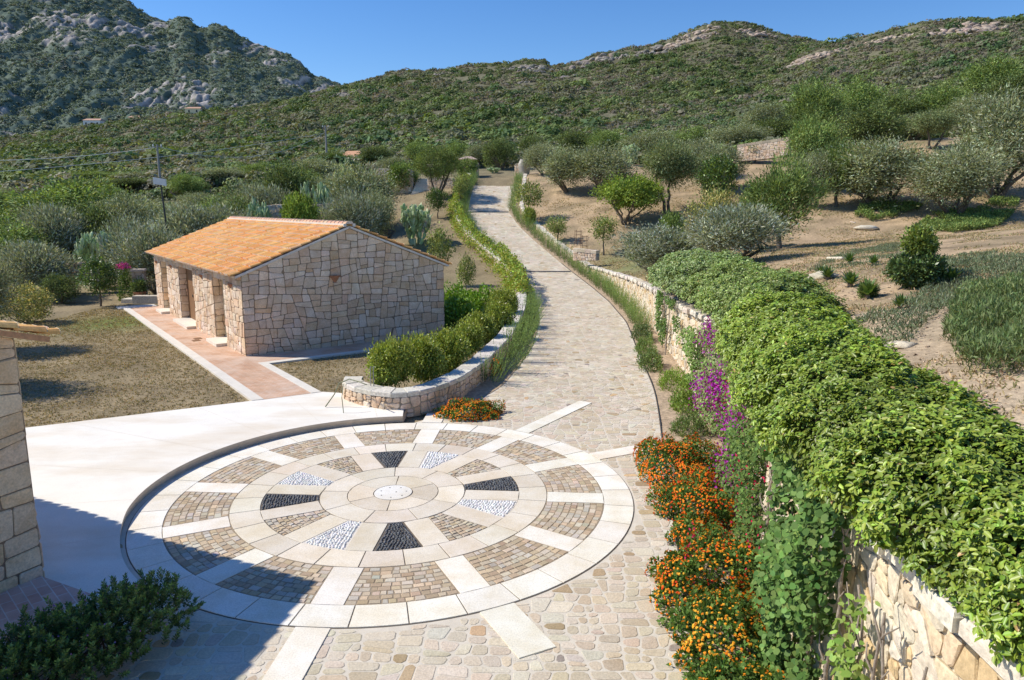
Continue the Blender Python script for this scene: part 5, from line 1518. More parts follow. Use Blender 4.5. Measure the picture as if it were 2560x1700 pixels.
# dry grass tufts over lawns and slope
def tufts(name, label, x, y, L, base, base2, seed, zoff=0.0):
    r = np.random.default_rng(seed); n = len(x); k = 4; ci = np.repeat(np.arange(n), k)
    P = np.stack([x, y, HT(x, y) + zoff], 1)[ci] + r.normal(size=(n * k, 3)) * np.array([.03, .03, 0])
    V, F = leaves(P, r.normal(size=(n * k, 3)) * .75 + np.array([0, 0, .75]), L * (.5 + r.random(n * k)), .016 * (1 + np.hypot(P[:, 0], P[:, 1]) / 30), r)
    C = np.where((r.random(n * k) < .5)[:, None], colr(n * k, base, .2, .06, r), colr(n * k, base2, .2, .06, r))
    tag(qmesh(name, V, F, M['leaf'], C), label, "grass", kind="stuff")
r_ = np.random.default_rng(77)
n = 60000; x = -19 + 15.5 * r_.random(n); y = 13.5 + 26 * r_.random(n)
lx = (x + 8.28) * .8122 + (y - 22.28) * .5834; ly = -(x + 8.28) * .5834 + (y - 22.28) * .8122
ok = ((lx < -1.45) & (y > 14.95 + (x + 10.3) * .536 + .05)) | ((lx > .27) & (ly < -1.46) & (y > 17.9 + (-4.6 - x) * .2) & (x < -1.2 + (y - 17) * .15 - .5) & (y < 30))
ok &= (fbm(x * 1.1, y * 1.1, 3, 3) + .5 * r_.random(n) > .58)
tufts("lawn_grass", "short dry grass of the lawn in front of the outbuilding", x[ok], y[ok], .036, (.27, .205, .115), (.16, .145, .07), 5)
n = 80000; y = 5 + 62 * r_.random(n) ** .8; x = wallX(y) + .5 + (y * .85 + 2) * r_.random(n); ok = (fbm(x * .5, y * .5, 33, 3) > .47)
tufts("slope_grass", "sparse dry grass over the bare slope right of the wall", x[ok], y[ok], .065, (.40, .30, .18), (.20, .19, .085), 6)
# pebbles and clods on the bare soil near the camera
n = 6500; y = 3.5 + 18 * r_.random(n); x = wallX(y) + 1.6 + (3 + y * .5) * r_.random(n)
bush_field("soil_pebbles", x, y, HT(x, y), .012 + .022 * r_.random(n) ** 2, 10, colr(n, (.52, .40, .29), .2, .05), 61, m='hillrock', flat=.5)

# scattered rocks on the slope
for (ox, oy, s, n, lb) in ((1992, 527, .75, 1, "flat pale rock lying on the bare slope below the broad olive"), (1965, 512, .22, 2, "small pale stones left of the ground cover mat"), (2300, 470, .2, 1, "small grey stone by the right edge mat"),
    (1935, 597, .62, 1, "whitish rock by the agaves, upper one"), (1868, 645, .55, 2, "long whitish rock between the hedge and the agaves"), (1905, 628, .22, 1, "small round rock beside the upper agave"), (2010, 500, .25, 2, "two pale stones at the left end of the leafy mat"), (2070, 800, .14, 3, "bright broken stones at the edge of the succulent mat")):
    gx, gy, gz = G(ox, oy); boulders("rock", lb, gx, gy, gz, .35, n, s, (.74, .64, .50), 300 + ox, "rock", flat=.4, m='rock')

# agaves / young yuccas
def agave_mesh(seed):
    r = np.random.default_rng(seed); VV = []; FF = []; CC = []; o = 0
    for i in range(34):
        a = i * 2.4; el = .25 + 1.15 * (i / 34); d = np.array([math.cos(a) * math.cos(el), math.sin(a) * math.cos(el), math.sin(el)])
        s = np.array([-math.sin(a), math.cos(a), 0]); L = .42 * (.8 + .3 * r.random()); w = .045
        p = np.array([0, 0, .06]); 
        Q = [p - s * w * .6, p + s * w * .6, p + d * L * .5 + s * w, p + d * L * .5 - s * w, p + d * L - np.array([0, 0, .05])]
        VV += Q; FF += [[o, o + 1, o + 2, o + 3], [o + 3, o + 2, o + 4, o + 4]]; o += 5
        c = jit((.12, .19, .05), .15, .05); CC += [c, c]
    FF = [f if f[2] != f[3] else f for f in FF]
    V = np.array(VV); mb = MB(); mb.v = [tuple(v) for v in VV]; mb.f = [f if len(set(f)) == 4 else f[:3] for f in FF]; mb.c = CC; mb.m = [0] * len(FF)
    return mb
AG = agave_mesh(3).build("leaves", M['gloss_leaf']); ag_me = AG.data; bpy.data.objects.remove(AG)
agb = MB(); agb.tube([(0, 0, -.1), (0, 0, .05), (.01, 0, .12)], [.05, .06, .04], 8, (.40, .30, .2)); AGB = agb.build("stem", M['bark']); agb_me = AGB.data; bpy.data.objects.remove(AGB)
for (ox, oy, s, lb) in ((1908, 645, 1.0, "agave at the left end of the little group, beside the long whitish rock"), (1892, 638, .9, "smaller agave touching the long whitish rock from behind"), (1960, 662, 1.1, "tallest agave in the middle of the group"), (1998, 688, 1.1, "low wide agave nearest the hedge, right of the tall one"), (1882, 688, .8, "agave alone close to the top of the hedge"),
    (1958, 608, .9, "agave beside the upper whitish rock"), (2014, 612, .8, "agave between the upper whitish rock and the tiered shrub"), (2192, 655, 1.0, "agave right of the tiered shrub among succulents"), (2075, 712, .7, "little agave in the sweep of succulents")):
    gx, gy, gz = G(ox, oy); t = empty("agave", (gx, gy, gz), random.uniform(0, 6), label=lb, cat="agave", group="small agaves on the right slope"); t.scale = (s, s, s)
    link(bpy.data.objects.new("leaves", ag_me), t); link(bpy.data.objects.new("stem", agb_me), t)
tree_px('round', 0, 2003, 655, 45, "small rounded olive green bush beside the low wide agave", base=686, group="low bushes on the right slope")
# tiered shrub
gx, gy, gz = G(2112, 663)
t = empty("tiered_shrub", (gx, gy, gz), 0, label="two tiered glossy shrub standing alone on the right slope", cat="shrub")
for (nm, zc, rx, rz, sd, nc, c1) in (("lower_tier", .36, .50, .34, 71, 260, (.06, .09, .03)), ("upper_tier", .98, .29, .28, 72, 130, (.12, .15, .035))):
    V, F, C, cc = cloud(sd, nc, 26, .075, .045, rx, rz, zc, c1, tuple(v * 1.6 for v in c1), lump=.25, inner=.55, sp=.05)
    qmesh(nm, V, F, M['gloss_leaf'], C, parent=t)
mb = MB(); mb.tube([(0, 0, -.05), (0, 0, .5), (.02, 0, 1.0)], [.03, .025, .015], 6, (.2, .16, .12)); mb.build("trunk", M['bark'], t)
# ------------------------------------------------------------------ the big hedge over the retaining wall
def hedge(name, label, y0, y1, cx_f, rx_f, zc_f, rz_f, dens_f, L_f, base, base2, seed, cat="hedge", tipc=None, m='gloss_leaf', lumpa=.22):
    r = np.random.default_rng(seed); root = empty(name, (0, 0, 0), label=label, cat=cat)
    ys = np.linspace(y0, y1, 400); per = 2.6 * (rx_f(ys) + rz_f(ys)) * dens_f(ys) * (y1 - y0) / 400
    n = int(per.sum()); cdf = np.cumsum(per) / per.sum(); y = np.interp(r.random(n), cdf, ys) + r.normal(size=n) * .03
    th = -.35 + (PI + .50) * r.random(n)    # 0 = uphill side, pi = drive side
    nx, nz = np.cos(th), np.sin(th)
    cl = fbm(y * 1.5, th * 1.4, seed, 3); cl2 = fbm(y * 5, th * 5, seed + 3, 2)
    rad = 1 + (cl - .5) * lumpa * 3.0 + (cl2 - .5) * .52 - .20 * r.random(n) ** 1.6
    endf = np.clip(np.minimum(y - y0, y1 - y) / .8, 0, 1) ** .5
    rx, rz = rx_f(y) * endf, rz_f(y) * (.4 + .6 * endf)
    P = np.stack([cx_f(y) + nx * rx * rad, y, zc_f(y) + nz * rz * rad], 1)
    out = unit(np.stack([nx, np.zeros(n), nz], 1))
    D = unit(out * .5 + r.normal(size=(n, 3)) * .6 + np.array([-.25, -.25, .1]))
    per_ = 7; ns = n // per_; n = ns * per_; idx = np.repeat(np.arange(ns), per_); th, rad, out = th[:ns][idx], rad[:ns][idx], out[:ns][idx]
    y = y[:ns][idx]; ax_ = unit(out[::per_] + r.normal(size=(ns, 3)) * .35 + np.array([-.2, -.1, .5]))[idx]; rd = unit(np.cross(ax_, r.normal(size=(n, 3))))
    lp = r.random(n); P = P[:ns][idx] + ax_ * (lp * .075)[:, None] + rd * .008; D = unit(rd * (1.1 - lp[:, None] * .5) + ax_ * (.25 + lp[:, None] * .6))
    L = L_f(y) * (.45 + .85 * r.random(n)) * (.8 + .5 * fbm(y * 2, th * 2, 77, 2))
    # leaf blades tend to face the light
    Nn = unit(ax_ * .9 + r.normal(size=(n, 3)) * .35 + np.array([-.2, 0, .5])); D = unit(D - Nn * (D * Nn).sum(1, keepdims=True))
    S = np.cross(D, Nn); W = (L * .48)[:, None]; L_ = L[:, None]
    a = P; b = P + D * L_ * .28 + S * W * .5 + Nn * W * .12; c = P + D * L_ * .74 + S * W * .40 + Nn * W * .08; t = P + D * L_ - Nn * L_ * .12
    V = np.stack([a, b, c, t, c - S * W * .80, b - S * W], 1).reshape(-1, 3)
    i = np.arange(n)[:, None] * 6; F = np.concatenate([i + np.array([[0, 1, 2, 3]]), i + np.array([[0, 3, 4, 5]])], 0)
    C = colr(n, base, .22, .08, r); C2 = colr(n, base2, .22, .08, r); C = np.where((r.random(n) < .45)[:, None], C2, C)
    dry = (r.random(n) < .004)[:, None]; C = np.where(dry, np.array((.45, .28, .12)), C)
    C = C * (.42 + .72 * np.clip((rad - .72) / .42, 0, 1))[:, None]  # leaf colour darkened inward: painted shade in the gaps
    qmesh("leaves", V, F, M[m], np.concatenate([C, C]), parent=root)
    # dark core sheet added inside to block light and paint shade between leaves
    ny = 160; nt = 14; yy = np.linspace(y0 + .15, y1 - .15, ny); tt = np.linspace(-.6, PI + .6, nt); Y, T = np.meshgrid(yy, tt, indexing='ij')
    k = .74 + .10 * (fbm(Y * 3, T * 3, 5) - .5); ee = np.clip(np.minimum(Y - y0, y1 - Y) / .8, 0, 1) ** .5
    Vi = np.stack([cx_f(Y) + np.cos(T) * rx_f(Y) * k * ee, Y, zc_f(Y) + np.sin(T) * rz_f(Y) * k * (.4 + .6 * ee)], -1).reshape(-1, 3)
    qmesh("shade_core", Vi, grid_faces(ny, nt), M['core_shade'], parent=root, smooth=True)
    return root
zw_ = lambda y: zwall(y)
hedge("elaeagnus_hedge", "big bright green leafy hedge spilling over the tall retaining wall in the right foreground", 2.6, 13.6,
      lambda y: wallX(y) + np.interp(y, [3, 5.5, 8, 14], [1.18, .72, .60, .62]), lambda y: np.interp(y, [3, 6, 14], [.90, .95, .96]), lambda y: zw_(y) + np.interp(y, [3, 6, 14], [.14, .24, .34]), lambda y: np.interp(y, [3, 6, 14], [.52, .62, .68]),
      lambda y: np.interp(y, [3, 6, 10, 14], [4600, 4600, 4200, 3200]), lambda y: np.interp(y, [3, 8, 14], [.050, .052, .058]), (.152, .215, .026), (.255, .32, .05), 21, lumpa=.13)
hedge("elaeagnus_hedge", "middle stretch of clipped hedge with finer grey green leaves behind the purple flowers", 13.0, 20.5,
      lambda y: wallX(y) + np.interp(y, [13, 20], [.8, 1.0]), lambda y: np.interp(y, [13, 20], [1.1, 1.15]), lambda y: zw_(y) + np.interp(y, [13, 20], [.38, .50]), lambda y: np.interp(y, [13, 20], [.72, .80]),
      lambda y: np.full_like(y, 2300.), lambda y: np.full(np.shape(y), .060), (.14, .20, .04), (.23, .28, .09), 22, lumpa=.12)
hedge("elaeagnus_hedge", "far rounded end of the hedge draping over the lower wall below the silvery olive", 19.8, 28.5,
      lambda y: wallX(y) + np.interp(y, [20, 28], [1.1, 1.2]), lambda y: np.interp(y, [20, 24, 28], [1.15, 1.35, 1.2]), lambda y: zw_(y) + np.interp(y, [20, 28], [.52, .6]), lambda y: np.interp(y, [20, 24, 28], [.75, .95, .85]),
      lambda y: np.full(np.shape(y), 1700.), lambda y: np.full(np.shape(y), .070), (.14, .20, .055), (.24, .29, .13), 23, lumpa=.16)

# ------------------------------------------------------------------ climbers on the wall face
def climber(name, label, y0, y1, z0, z1, n, L, W, base, base2, seed, thr=.46, out=.22, droop=.5, cat="climber", fl=None, fl_n=0, fl_c=None, fl_L=.035, hang=False, stems=3, wr=0.0, fold=True):
    r = np.random.default_rng(seed); root = empty(name, (0, 0, 0), label=label, cat=cat)
    m = int(n * 3.0); y = y0 + (y1 - y0) * r.random(m); z = z0 + (z1 - z0) * r.random(m)
    q = (y - (y0 + y1) / 2) / ((y1 - y0) / 2); edge = 1 - np.abs(q) ** 3
    k = fbm(y * 1.5 + seed, z * 1.5, seed, 3) * .7 + .3 * edge
    if hang: k = k - .16 * (1 - (z - z0) / (z1 - z0))
    ok = k > thr; y, z, k = y[ok][:n], z[ok][:n], k[ok][:n]; n = len(y)
    o = (.04 + out * r.random(n) ** .8 * (.5 + 1.2 * np.clip(k - thr, 0, .3) * 3)) 
    x = wallX(y) + .02 - o + .04 * z
    P = np.stack([x, y, z], 1)
    Nn = unit(np.array([-.75, -.25, .55]) + r.normal(size=(n, 3)) * .42); D = unit(r.normal(size=(n, 3)) * .6 + np.array([-.2, 0, -droop])); D = unit(D - Nn * (D * Nn).sum(1, keepdims=True)); S = np.cross(D, Nn)
    Lr = (L * (.55 + .8 * r.random(n)))[:, None]; Wr = Lr * (W / L)
    V = np.stack([P, P + D * Lr * .25 + S * Wr * .5, P + D * Lr * .7 + S * Wr * .42, P + D * Lr, P + D * Lr * .7 - S * Wr * .42, P + D * Lr * .25 - S * Wr * .5], 1).reshape(-1, 3)
    i = np.arange(n)[:, None] * 6; F = np.concatenate([i + np.array([[0, 1, 2, 3]]), i + np.array([[0, 3, 4, 5]])], 0)
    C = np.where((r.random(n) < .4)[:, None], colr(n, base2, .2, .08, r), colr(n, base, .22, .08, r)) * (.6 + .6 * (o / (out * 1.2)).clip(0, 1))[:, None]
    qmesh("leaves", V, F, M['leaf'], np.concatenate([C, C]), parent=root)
    if fl_n:
        nc = max(4, fl_n // 14); c = r.integers(0, n, nc)
        if fl is not None:
            w = (fbm(y * .9 + 5, z * .9, seed + 9, 2) + r.random(n) * .1); c = np.argsort(-w)[(r.random(nc) ** 1.7 * n * .55).astype(int)]
        ci = r.integers(0, nc, fl_n); Pf = P[c][ci] + r.normal(size=(fl_n, 3)) * np.array([.06, .12, .13]) + np.array([-.05, -.02, 0])
        V, F = leaves(Pf, r.normal(size=(fl_n, 3)), fl_L * (.7 + .6 * r.random(fl_n)), fl_L * .85, r)
        qmesh("flowers", V, F, M['petal'], colr(fl_n, fl_c, .18, .10, r), parent=root)
    if stems:
        mb = MB(); rr = random.Random(seed)
        for s in range(stems):
            ya = rr.uniform(y0 + .2 * (y1 - y0), y1 - .2 * (y1 - y0)); pts = []; zz = 0.0; 
            k_ = 9
            for q in range(k_):
                zz = z1 * q / (k_ - 1); pts.append((float(wallX(ya)) - .03 - .05 * rr.random() + .04 * zz, ya, zz)); ya += rr.uniform(-.10, .10)
            mb.tube(pts, [.022 - .0016 * q for q in range(k_)], 6, (.34, .28, .22))
            for b_ in range(4):
                p = pts[rr.randrange(2, k_ - 1)]; q2 = (p[0] - .02, p[1] + rr.uniform(-.3, .3), p[2] + rr.uniform(.1, .5)); mb.tube([p, ((p[0] + q2[0]) / 2 - .03, (p[1] + q2[1]) / 2, (p[2] + q2[2]) / 2), q2], [.011, .008, .004], 5, (.34, .28, .22))
        mb.build("stems", M['bark'], root, smooth=True)
    return root
GR, GR2 = (.055, .10, .02), (.095, .145, .032)
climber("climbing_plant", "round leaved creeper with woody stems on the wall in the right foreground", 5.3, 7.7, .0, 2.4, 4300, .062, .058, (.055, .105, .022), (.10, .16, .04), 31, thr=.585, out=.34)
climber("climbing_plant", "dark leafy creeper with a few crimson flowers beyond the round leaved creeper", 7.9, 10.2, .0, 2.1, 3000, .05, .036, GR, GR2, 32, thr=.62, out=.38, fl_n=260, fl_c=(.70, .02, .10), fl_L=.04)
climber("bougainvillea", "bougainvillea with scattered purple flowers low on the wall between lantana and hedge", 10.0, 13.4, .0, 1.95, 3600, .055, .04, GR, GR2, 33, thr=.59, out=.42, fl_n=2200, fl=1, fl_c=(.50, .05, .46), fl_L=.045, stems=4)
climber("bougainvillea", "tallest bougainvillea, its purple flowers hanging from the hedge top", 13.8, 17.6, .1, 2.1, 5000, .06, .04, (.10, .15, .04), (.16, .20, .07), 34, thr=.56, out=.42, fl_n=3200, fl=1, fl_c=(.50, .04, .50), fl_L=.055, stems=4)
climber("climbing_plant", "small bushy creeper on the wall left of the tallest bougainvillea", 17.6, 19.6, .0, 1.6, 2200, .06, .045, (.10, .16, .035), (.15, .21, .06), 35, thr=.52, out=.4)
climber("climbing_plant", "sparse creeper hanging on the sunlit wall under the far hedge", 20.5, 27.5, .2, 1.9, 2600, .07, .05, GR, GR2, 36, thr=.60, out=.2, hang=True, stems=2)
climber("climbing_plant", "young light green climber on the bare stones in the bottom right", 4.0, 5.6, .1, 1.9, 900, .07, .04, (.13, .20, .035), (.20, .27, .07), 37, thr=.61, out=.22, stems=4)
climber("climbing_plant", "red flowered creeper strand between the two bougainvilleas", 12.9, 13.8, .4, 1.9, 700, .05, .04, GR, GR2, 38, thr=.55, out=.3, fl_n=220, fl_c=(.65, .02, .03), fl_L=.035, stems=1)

# ------------------------------------------------------------------ lantana and mixed bed plants
def mound(name, label, x, y, rx, ry, h, n, L, W, base, base2, seed, fl_n=0, fl_cols=None, fl_r=.022, rz=0.0, cat="flowers", zb=None, m='leaf', up=.3, lum=.62, group=None):
    r = np.random.default_rng(seed); z = zroad(y) if zb is None else zb
    root = empty(name, (x, y, float(z)), rz, label=label, cat=cat, group=group)
    d = randdir(n, r); d[:, 2] = np.abs(d[:, 2]); lu = 1 + lum * (fbm(d[:, 0] * 2.6 + seed, d[:, 1] * 2.6, seed, 3) - .5) * 2; rad = (1 - .38 * r.random(n) ** 1.7) * lu
    P = d * rad[:, None] * np.array([rx, ry, h]); P[:, 2] = np.maximum(P[:, 2], .02)
    Dd = d * .6 + r.normal(size=(n, 3)) * .6 + np.array([0, 0, up]); V, F = leaves(P, Dd, L * (.6 + .7 * r.random(n)), W * (.7 + .6 * r.random(n)), r, up=1.0)
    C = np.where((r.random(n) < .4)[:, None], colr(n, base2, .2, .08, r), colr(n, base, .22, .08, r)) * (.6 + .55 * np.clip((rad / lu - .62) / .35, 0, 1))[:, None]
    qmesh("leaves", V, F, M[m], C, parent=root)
    if fl_n:
        d = randdir(fl_n, r); d[:, 2] = np.abs(d[:, 2]) ** .8; d = unit(d); lu = 1 + lum * (fbm(d[:, 0] * 2.6 + seed, d[:, 1] * 2.6, seed, 3) - .5) * 2
        w = fbm(d[:, 0] * 3 + 9, d[:, 1] * 3, seed + 4, 2); keep = w + r.random(fl_n) * .5 > .58; d, lu = d[keep], lu[keep]; fl = len(d)
        Pf = d * (lu * 1.03)[:, None] * np.array([rx, ry, h]); k = 7; ci = np.repeat(np.arange(fl), k)
        cols = np.array(fl_cols)[r.integers(0, len(fl_cols), fl)]
        off = unit(d[ci] + r.normal(size=(fl * k, 3)) * .8) * fl_r * .55
        nn = unit(off + d[ci] * .02); s = unit(np.cross(nn, r.normal(size=(fl * k, 3)))); t = np.cross(nn, s); q = Pf[ci] + off; a = fl_r * .58
        V = np.stack([q - s * a, q - t * a, q + s * a, q + t * a], 1).reshape(-1, 3)
        qmesh("flowers", V, np.arange(fl * k * 4).reshape(-1, 4), M['petal'], cols[ci] * np.exp(r.normal(size=(fl * k, 1)) * .15), parent=root)
    return root
OR = [(.95, .30, .02), (.92, .20, .015), (.95, .42, .03), (.95, .26, .02), (.80, .08, .02)]
YE = [(.95, .46, .03), (.95, .56, .06), (.95, .32, .02), (.95, .40, .03)]
LG, LG2 = (.055, .105, .018), (.095, .15, .032)
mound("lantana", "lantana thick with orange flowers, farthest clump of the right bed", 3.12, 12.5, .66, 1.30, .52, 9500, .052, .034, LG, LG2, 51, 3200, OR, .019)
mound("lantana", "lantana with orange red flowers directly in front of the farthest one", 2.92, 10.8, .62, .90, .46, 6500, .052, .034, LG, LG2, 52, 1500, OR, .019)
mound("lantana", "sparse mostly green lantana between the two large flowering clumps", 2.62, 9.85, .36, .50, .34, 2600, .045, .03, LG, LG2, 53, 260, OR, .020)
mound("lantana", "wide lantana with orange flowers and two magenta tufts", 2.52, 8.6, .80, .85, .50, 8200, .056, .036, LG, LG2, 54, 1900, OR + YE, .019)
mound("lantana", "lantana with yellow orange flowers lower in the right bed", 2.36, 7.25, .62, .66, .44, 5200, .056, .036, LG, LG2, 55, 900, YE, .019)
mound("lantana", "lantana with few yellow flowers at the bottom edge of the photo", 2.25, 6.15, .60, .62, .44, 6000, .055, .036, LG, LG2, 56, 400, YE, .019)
mound("lantana", "isolated lantana mound of orange and red flowers at the foot of the curved garden wall", -.98, 16.35, .72, .48, .30, 6500, .045, .03, LG, LG2, 57, 1300, OR + YE, .020)
r_ = random.Random(4)
for i, (x, y, lb) in enumerate(((2.42, 8.95, "upper magenta flower tuft in the wide lantana"), (2.25, 8.6, "lower magenta flower tuft in the wide lantana"))):
    mound("magenta_flower", lb, x, y, .09, .07, .62, 60, .04, .03, (.55, .02, .12), (.7, .03, .2), 60 + i, cat="flower", m='petal', up=.8)
# green bed plants between lantana and the far hedge
for i, (x, y, rx, ry, h, c, lb) in enumerate([
    (3.75, 14.9, .34, .5, .42, (.09, .13, .04), "low thin plant just beyond the farthest lantana in the right bed"),
    (4.15, 16.8, .36, .6, .42, (.12, .17, .035), "pale grassy clump halfway along the right bed"),
    (4.3, 18.9, .42, .8, .45, (.14, .21, .035), "bright feathery green clump against the wall in the right bed"),
    (4.15, 21.4, .35, .8, .48, (.085, .12, .04), "dark leafy plant in the right bed below the sunlit wall"),
    (4.35, 23.6, .30, .7, .45, (.095, .14, .04), "green plant in the right bed beside the bright wall stones"),
    (4.75, 26.0, .30, .9, .5, (.08, .11, .045), "dull green plant at the start of the rosemary row")]):
    mound("bed_plant", lb, x, y, rx, ry, h, 2200, .075, .018 if i % 2 == 0 else .03, c, tuple(v * 1.5 for v in c), 80 + i, cat="plant", up=1.0)

# rosemary
def rosemary_mesh(seed, lean):
    r = np.random.default_rng(seed); P = []; D = []; T = []
    for s in range(46):
        a = r.random() * 2 * PI; rr = .28 * r.random() ** .6; b = np.array([math.cos(a) * rr, math.sin(a) * rr, 0]); h = .55 + .45 * r.random()
        d = unit(np.array([math.cos(a) * rr * .9 + lean, math.sin(a) * rr * .9, 1.0]) + r.normal(size=3) * .10)
        k = 44; t = np.linspace(.08, 1, k)[:, None]; p = b + d * t * h + np.array([lean * .18, 0, 0]) * t ** 2 + r.normal(size=(k, 3)) * .004
        P.append(p); D.append(d + r.normal(size=(k, 3)) * .55 + np.array([0, 0, .25])); T.append(t[:, 0])
    P = np.concatenate(P); D = np.concatenate(D); T = np.concatenate(T); n = len(P)
    V, F = leaves(P, D, .055 * (.7 + .5 * r.random(n)), .012, r); C = colr(n, (.115, .17, .05), .2, .06, r) * (.45 + .9 * T)[:, None]
    return qmesh("sprigs", V, F, M['leaf'], C)
RM = []
for s in range(3):
    o = rosemary_mesh(90 + s, (.25, .1, -.05)[s]); RM.append(o.data); bpy.data.objects.remove(o)
def rosemary(x, y, s, vi, label, group, rz=0.0, name="rosemary_bush"):
    t = empty(name, (x, y, float(zroad(y)) + .02), rz, label=label, cat="rosemary", group=group); t.scale = (s, s, s * random.uniform(.9, 1.1)); link(bpy.data.objects.new("sprigs", RM[vi]), t)
gl, gr = "rosemary along the left edge of the drive", "rosemary along the right edge of the drive"
rosemary(-.55, 19.4, 1.0, 0, "nearest tall rosemary spreading its stems at the left edge of the drive", gl, -.5)
rosemary(-.15, 20.7, 1.15, 0, "large arching rosemary, second along the left edge of the drive", gl, -.3)
rosemary(.12, 22.2, 1.15, 0, "large rosemary, third along the left edge of the drive", gl, -.2)
y = 23.4
while y < 34: rosemary(float(roadL(y)) - .42 + random.uniform(-.08, .08), y, random.uniform(.85, 1.1), 0, "rosemary in the shaded strip between the curved wall and the drive", gl, random.uniform(-.4, .2)); y += .95
while y < 48: rosemary(float(roadL(y)) - .40, y, random.uniform(.7, .9), 1, "rosemary beside the vine covered part of the left wall", gl, random.uniform(-1, 1)); y += 1.2
while y < 79: rosemary(float(roadL(y)) - .35 + random.uniform(-.1, .15), y, random.uniform(.95, 1.25), random.randrange(3), "low rosemary along the left of the steep upper drive", gl, random.uniform(-2, 2)); y += 1.0
y = 27.5
while y < 50: rosemary(float(roadR(y)) + .38 + random.uniform(-.08, .10), y, random.uniform(.75, 1.05), 1 + random.randrange(2), "rosemary between the drive and the low right wall on the level stretch", gr, random.uniform(-2, 2)); y += .8
while y < 79: rosemary(float(roadR(y)) + .32 + random.uniform(-.15, .1), y, random.uniform(.9, 1.2), random.randrange(3), "low rosemary along the right of the steep upper drive", gr, random.uniform(-2, 2)); y += .95

# clipped shrubs behind the curved wall
for i, (ox, Y, top, w, lb) in enumerate([
    (905, 17.5, 783, 98, "first clipped shrub at the near end of the row behind the curved wall"),
    (975, 18.4, 778, 95, "second clipped shrub from the near end behind the curved wall"),
    (1030, 19.8, 762, 92, "third clipped shrub from the near end behind the curved wall"),
    (1075, 21.6, 745, 80, "fourth clipped shrub, with orange blossoms at its foot behind the curved wall"),
    (1110, 23.6, 722, 76, "fifth clipped shrub from the near end behind the curved wall"),
    (1140, 26.0, 695, 72, "sixth clipped shrub from the near end behind the curved wall"),
    (1160, 28.8, 668, 64, "seventh clipped shrub from the near end behind the curved wall")]):
    tree_px('clip', i % 3, ox, top, w * 1.15, lb, Y=Y, group="clipped shrubs behind the curved wall")
mound("lantana", "few orange blossoms beside the fourth clipped shrub", -.55, 20.6, .25, .5, .5, 500, .05, .03, LG, LG2, 66, 120, OR, .03)
for i, (x, y, rx, h, lb) in enumerate(((-2.05, 28.2, .95, 1.05, "lime green broad leaved shrub behind the right corner of the outbuilding"), (-1.2, 30.2, .9, 1.1, "broad leaved shrub between the outbuilding and the vine"), (-2.3, 31.0, .9, 1.2, "farther broad leaved shrub beside the outbuilding roof edge"))):
    mound("broad_leaved_shrub", lb, x, y, rx, rx, h, 3600, .13, .07, (.12, .21, .02), (.17, .26, .04), 93 + i, cat="shrub", zb=.1, m='gloss_leaf')

# vine over the upper part of the curved wall
def vine():
    r = np.random.default_rng(15); L_ = np.array(lw); seg = np.r_[0, np.cumsum(np.hypot(np.diff(L_[:, 0]), np.diff(L_[:, 1])))]
    s0 = seg[9]; n = 21000; s = s0 + (seg[-1] - s0 - 1.5) * r.random(n) ** 1.0
    x, y, zt_ = (np.interp(s, seg, L_[:, i]) for i in (0, 1, 3))
    q = fbm(s * .9, s * .3, 5, 3); o = r.normal(size=n) * .22; hh = (q * 1.35 + .05) * r.random(n) ** .8 * np.exp(-(o / .5) ** 2)
    drop = r.random(n) < .35; hh = np.where(drop, -.9 * r.random(n) * q * 1.3, hh)
    sd = np.where(o > 0, 1, 0); px = x - .22 + o * 1.0 - np.where(drop, .45, 0); ok = fbm(s * 1.7, hh * 2, 25, 3) > .40
    P = np.stack([px, y + r.normal(size=n) * .1, zt_ + hh], 1)[ok]; n = len(P)
    V, F = leaves(P, r.normal(size=(n, 3)) * .7 + np.array([0, 0, -.1]), .13 * (.6 + .7 * r.random(n)), .11, r, up=1.0)
    C = np.where((r.random(n) < .35)[:, None], colr(n, (.30, .30, .06), .2, .08, r), colr(n, (.17, .24, .04), .25, .08, r))
    t = empty("grapevine", (0, 0, 0), label="long yellow green vine climbing over the upper half of the curved garden wall", cat="vine")
    qmesh("leaves", V, F, M['leaf'], C, parent=t)
    mb = MB(); 
    for k in range(26):
        sv = s0 + (seg[-1] - s0 - 2) * k / 26; a = [float(np.interp(sv, seg, L_[:, i])) for i in (0, 1, 2, 3)]
        mb.tube([(a[0] - .55, a[1], a[2] - .1), (a[0] - .5, a[1] + .08, (a[2] + a[3]) / 2), (a[0] - .25, a[1], a[3] + .1)], [.03, .025, .015], 5, (.25, .19, .14))
    mb.build("stems", M['bark'], t)
vine()

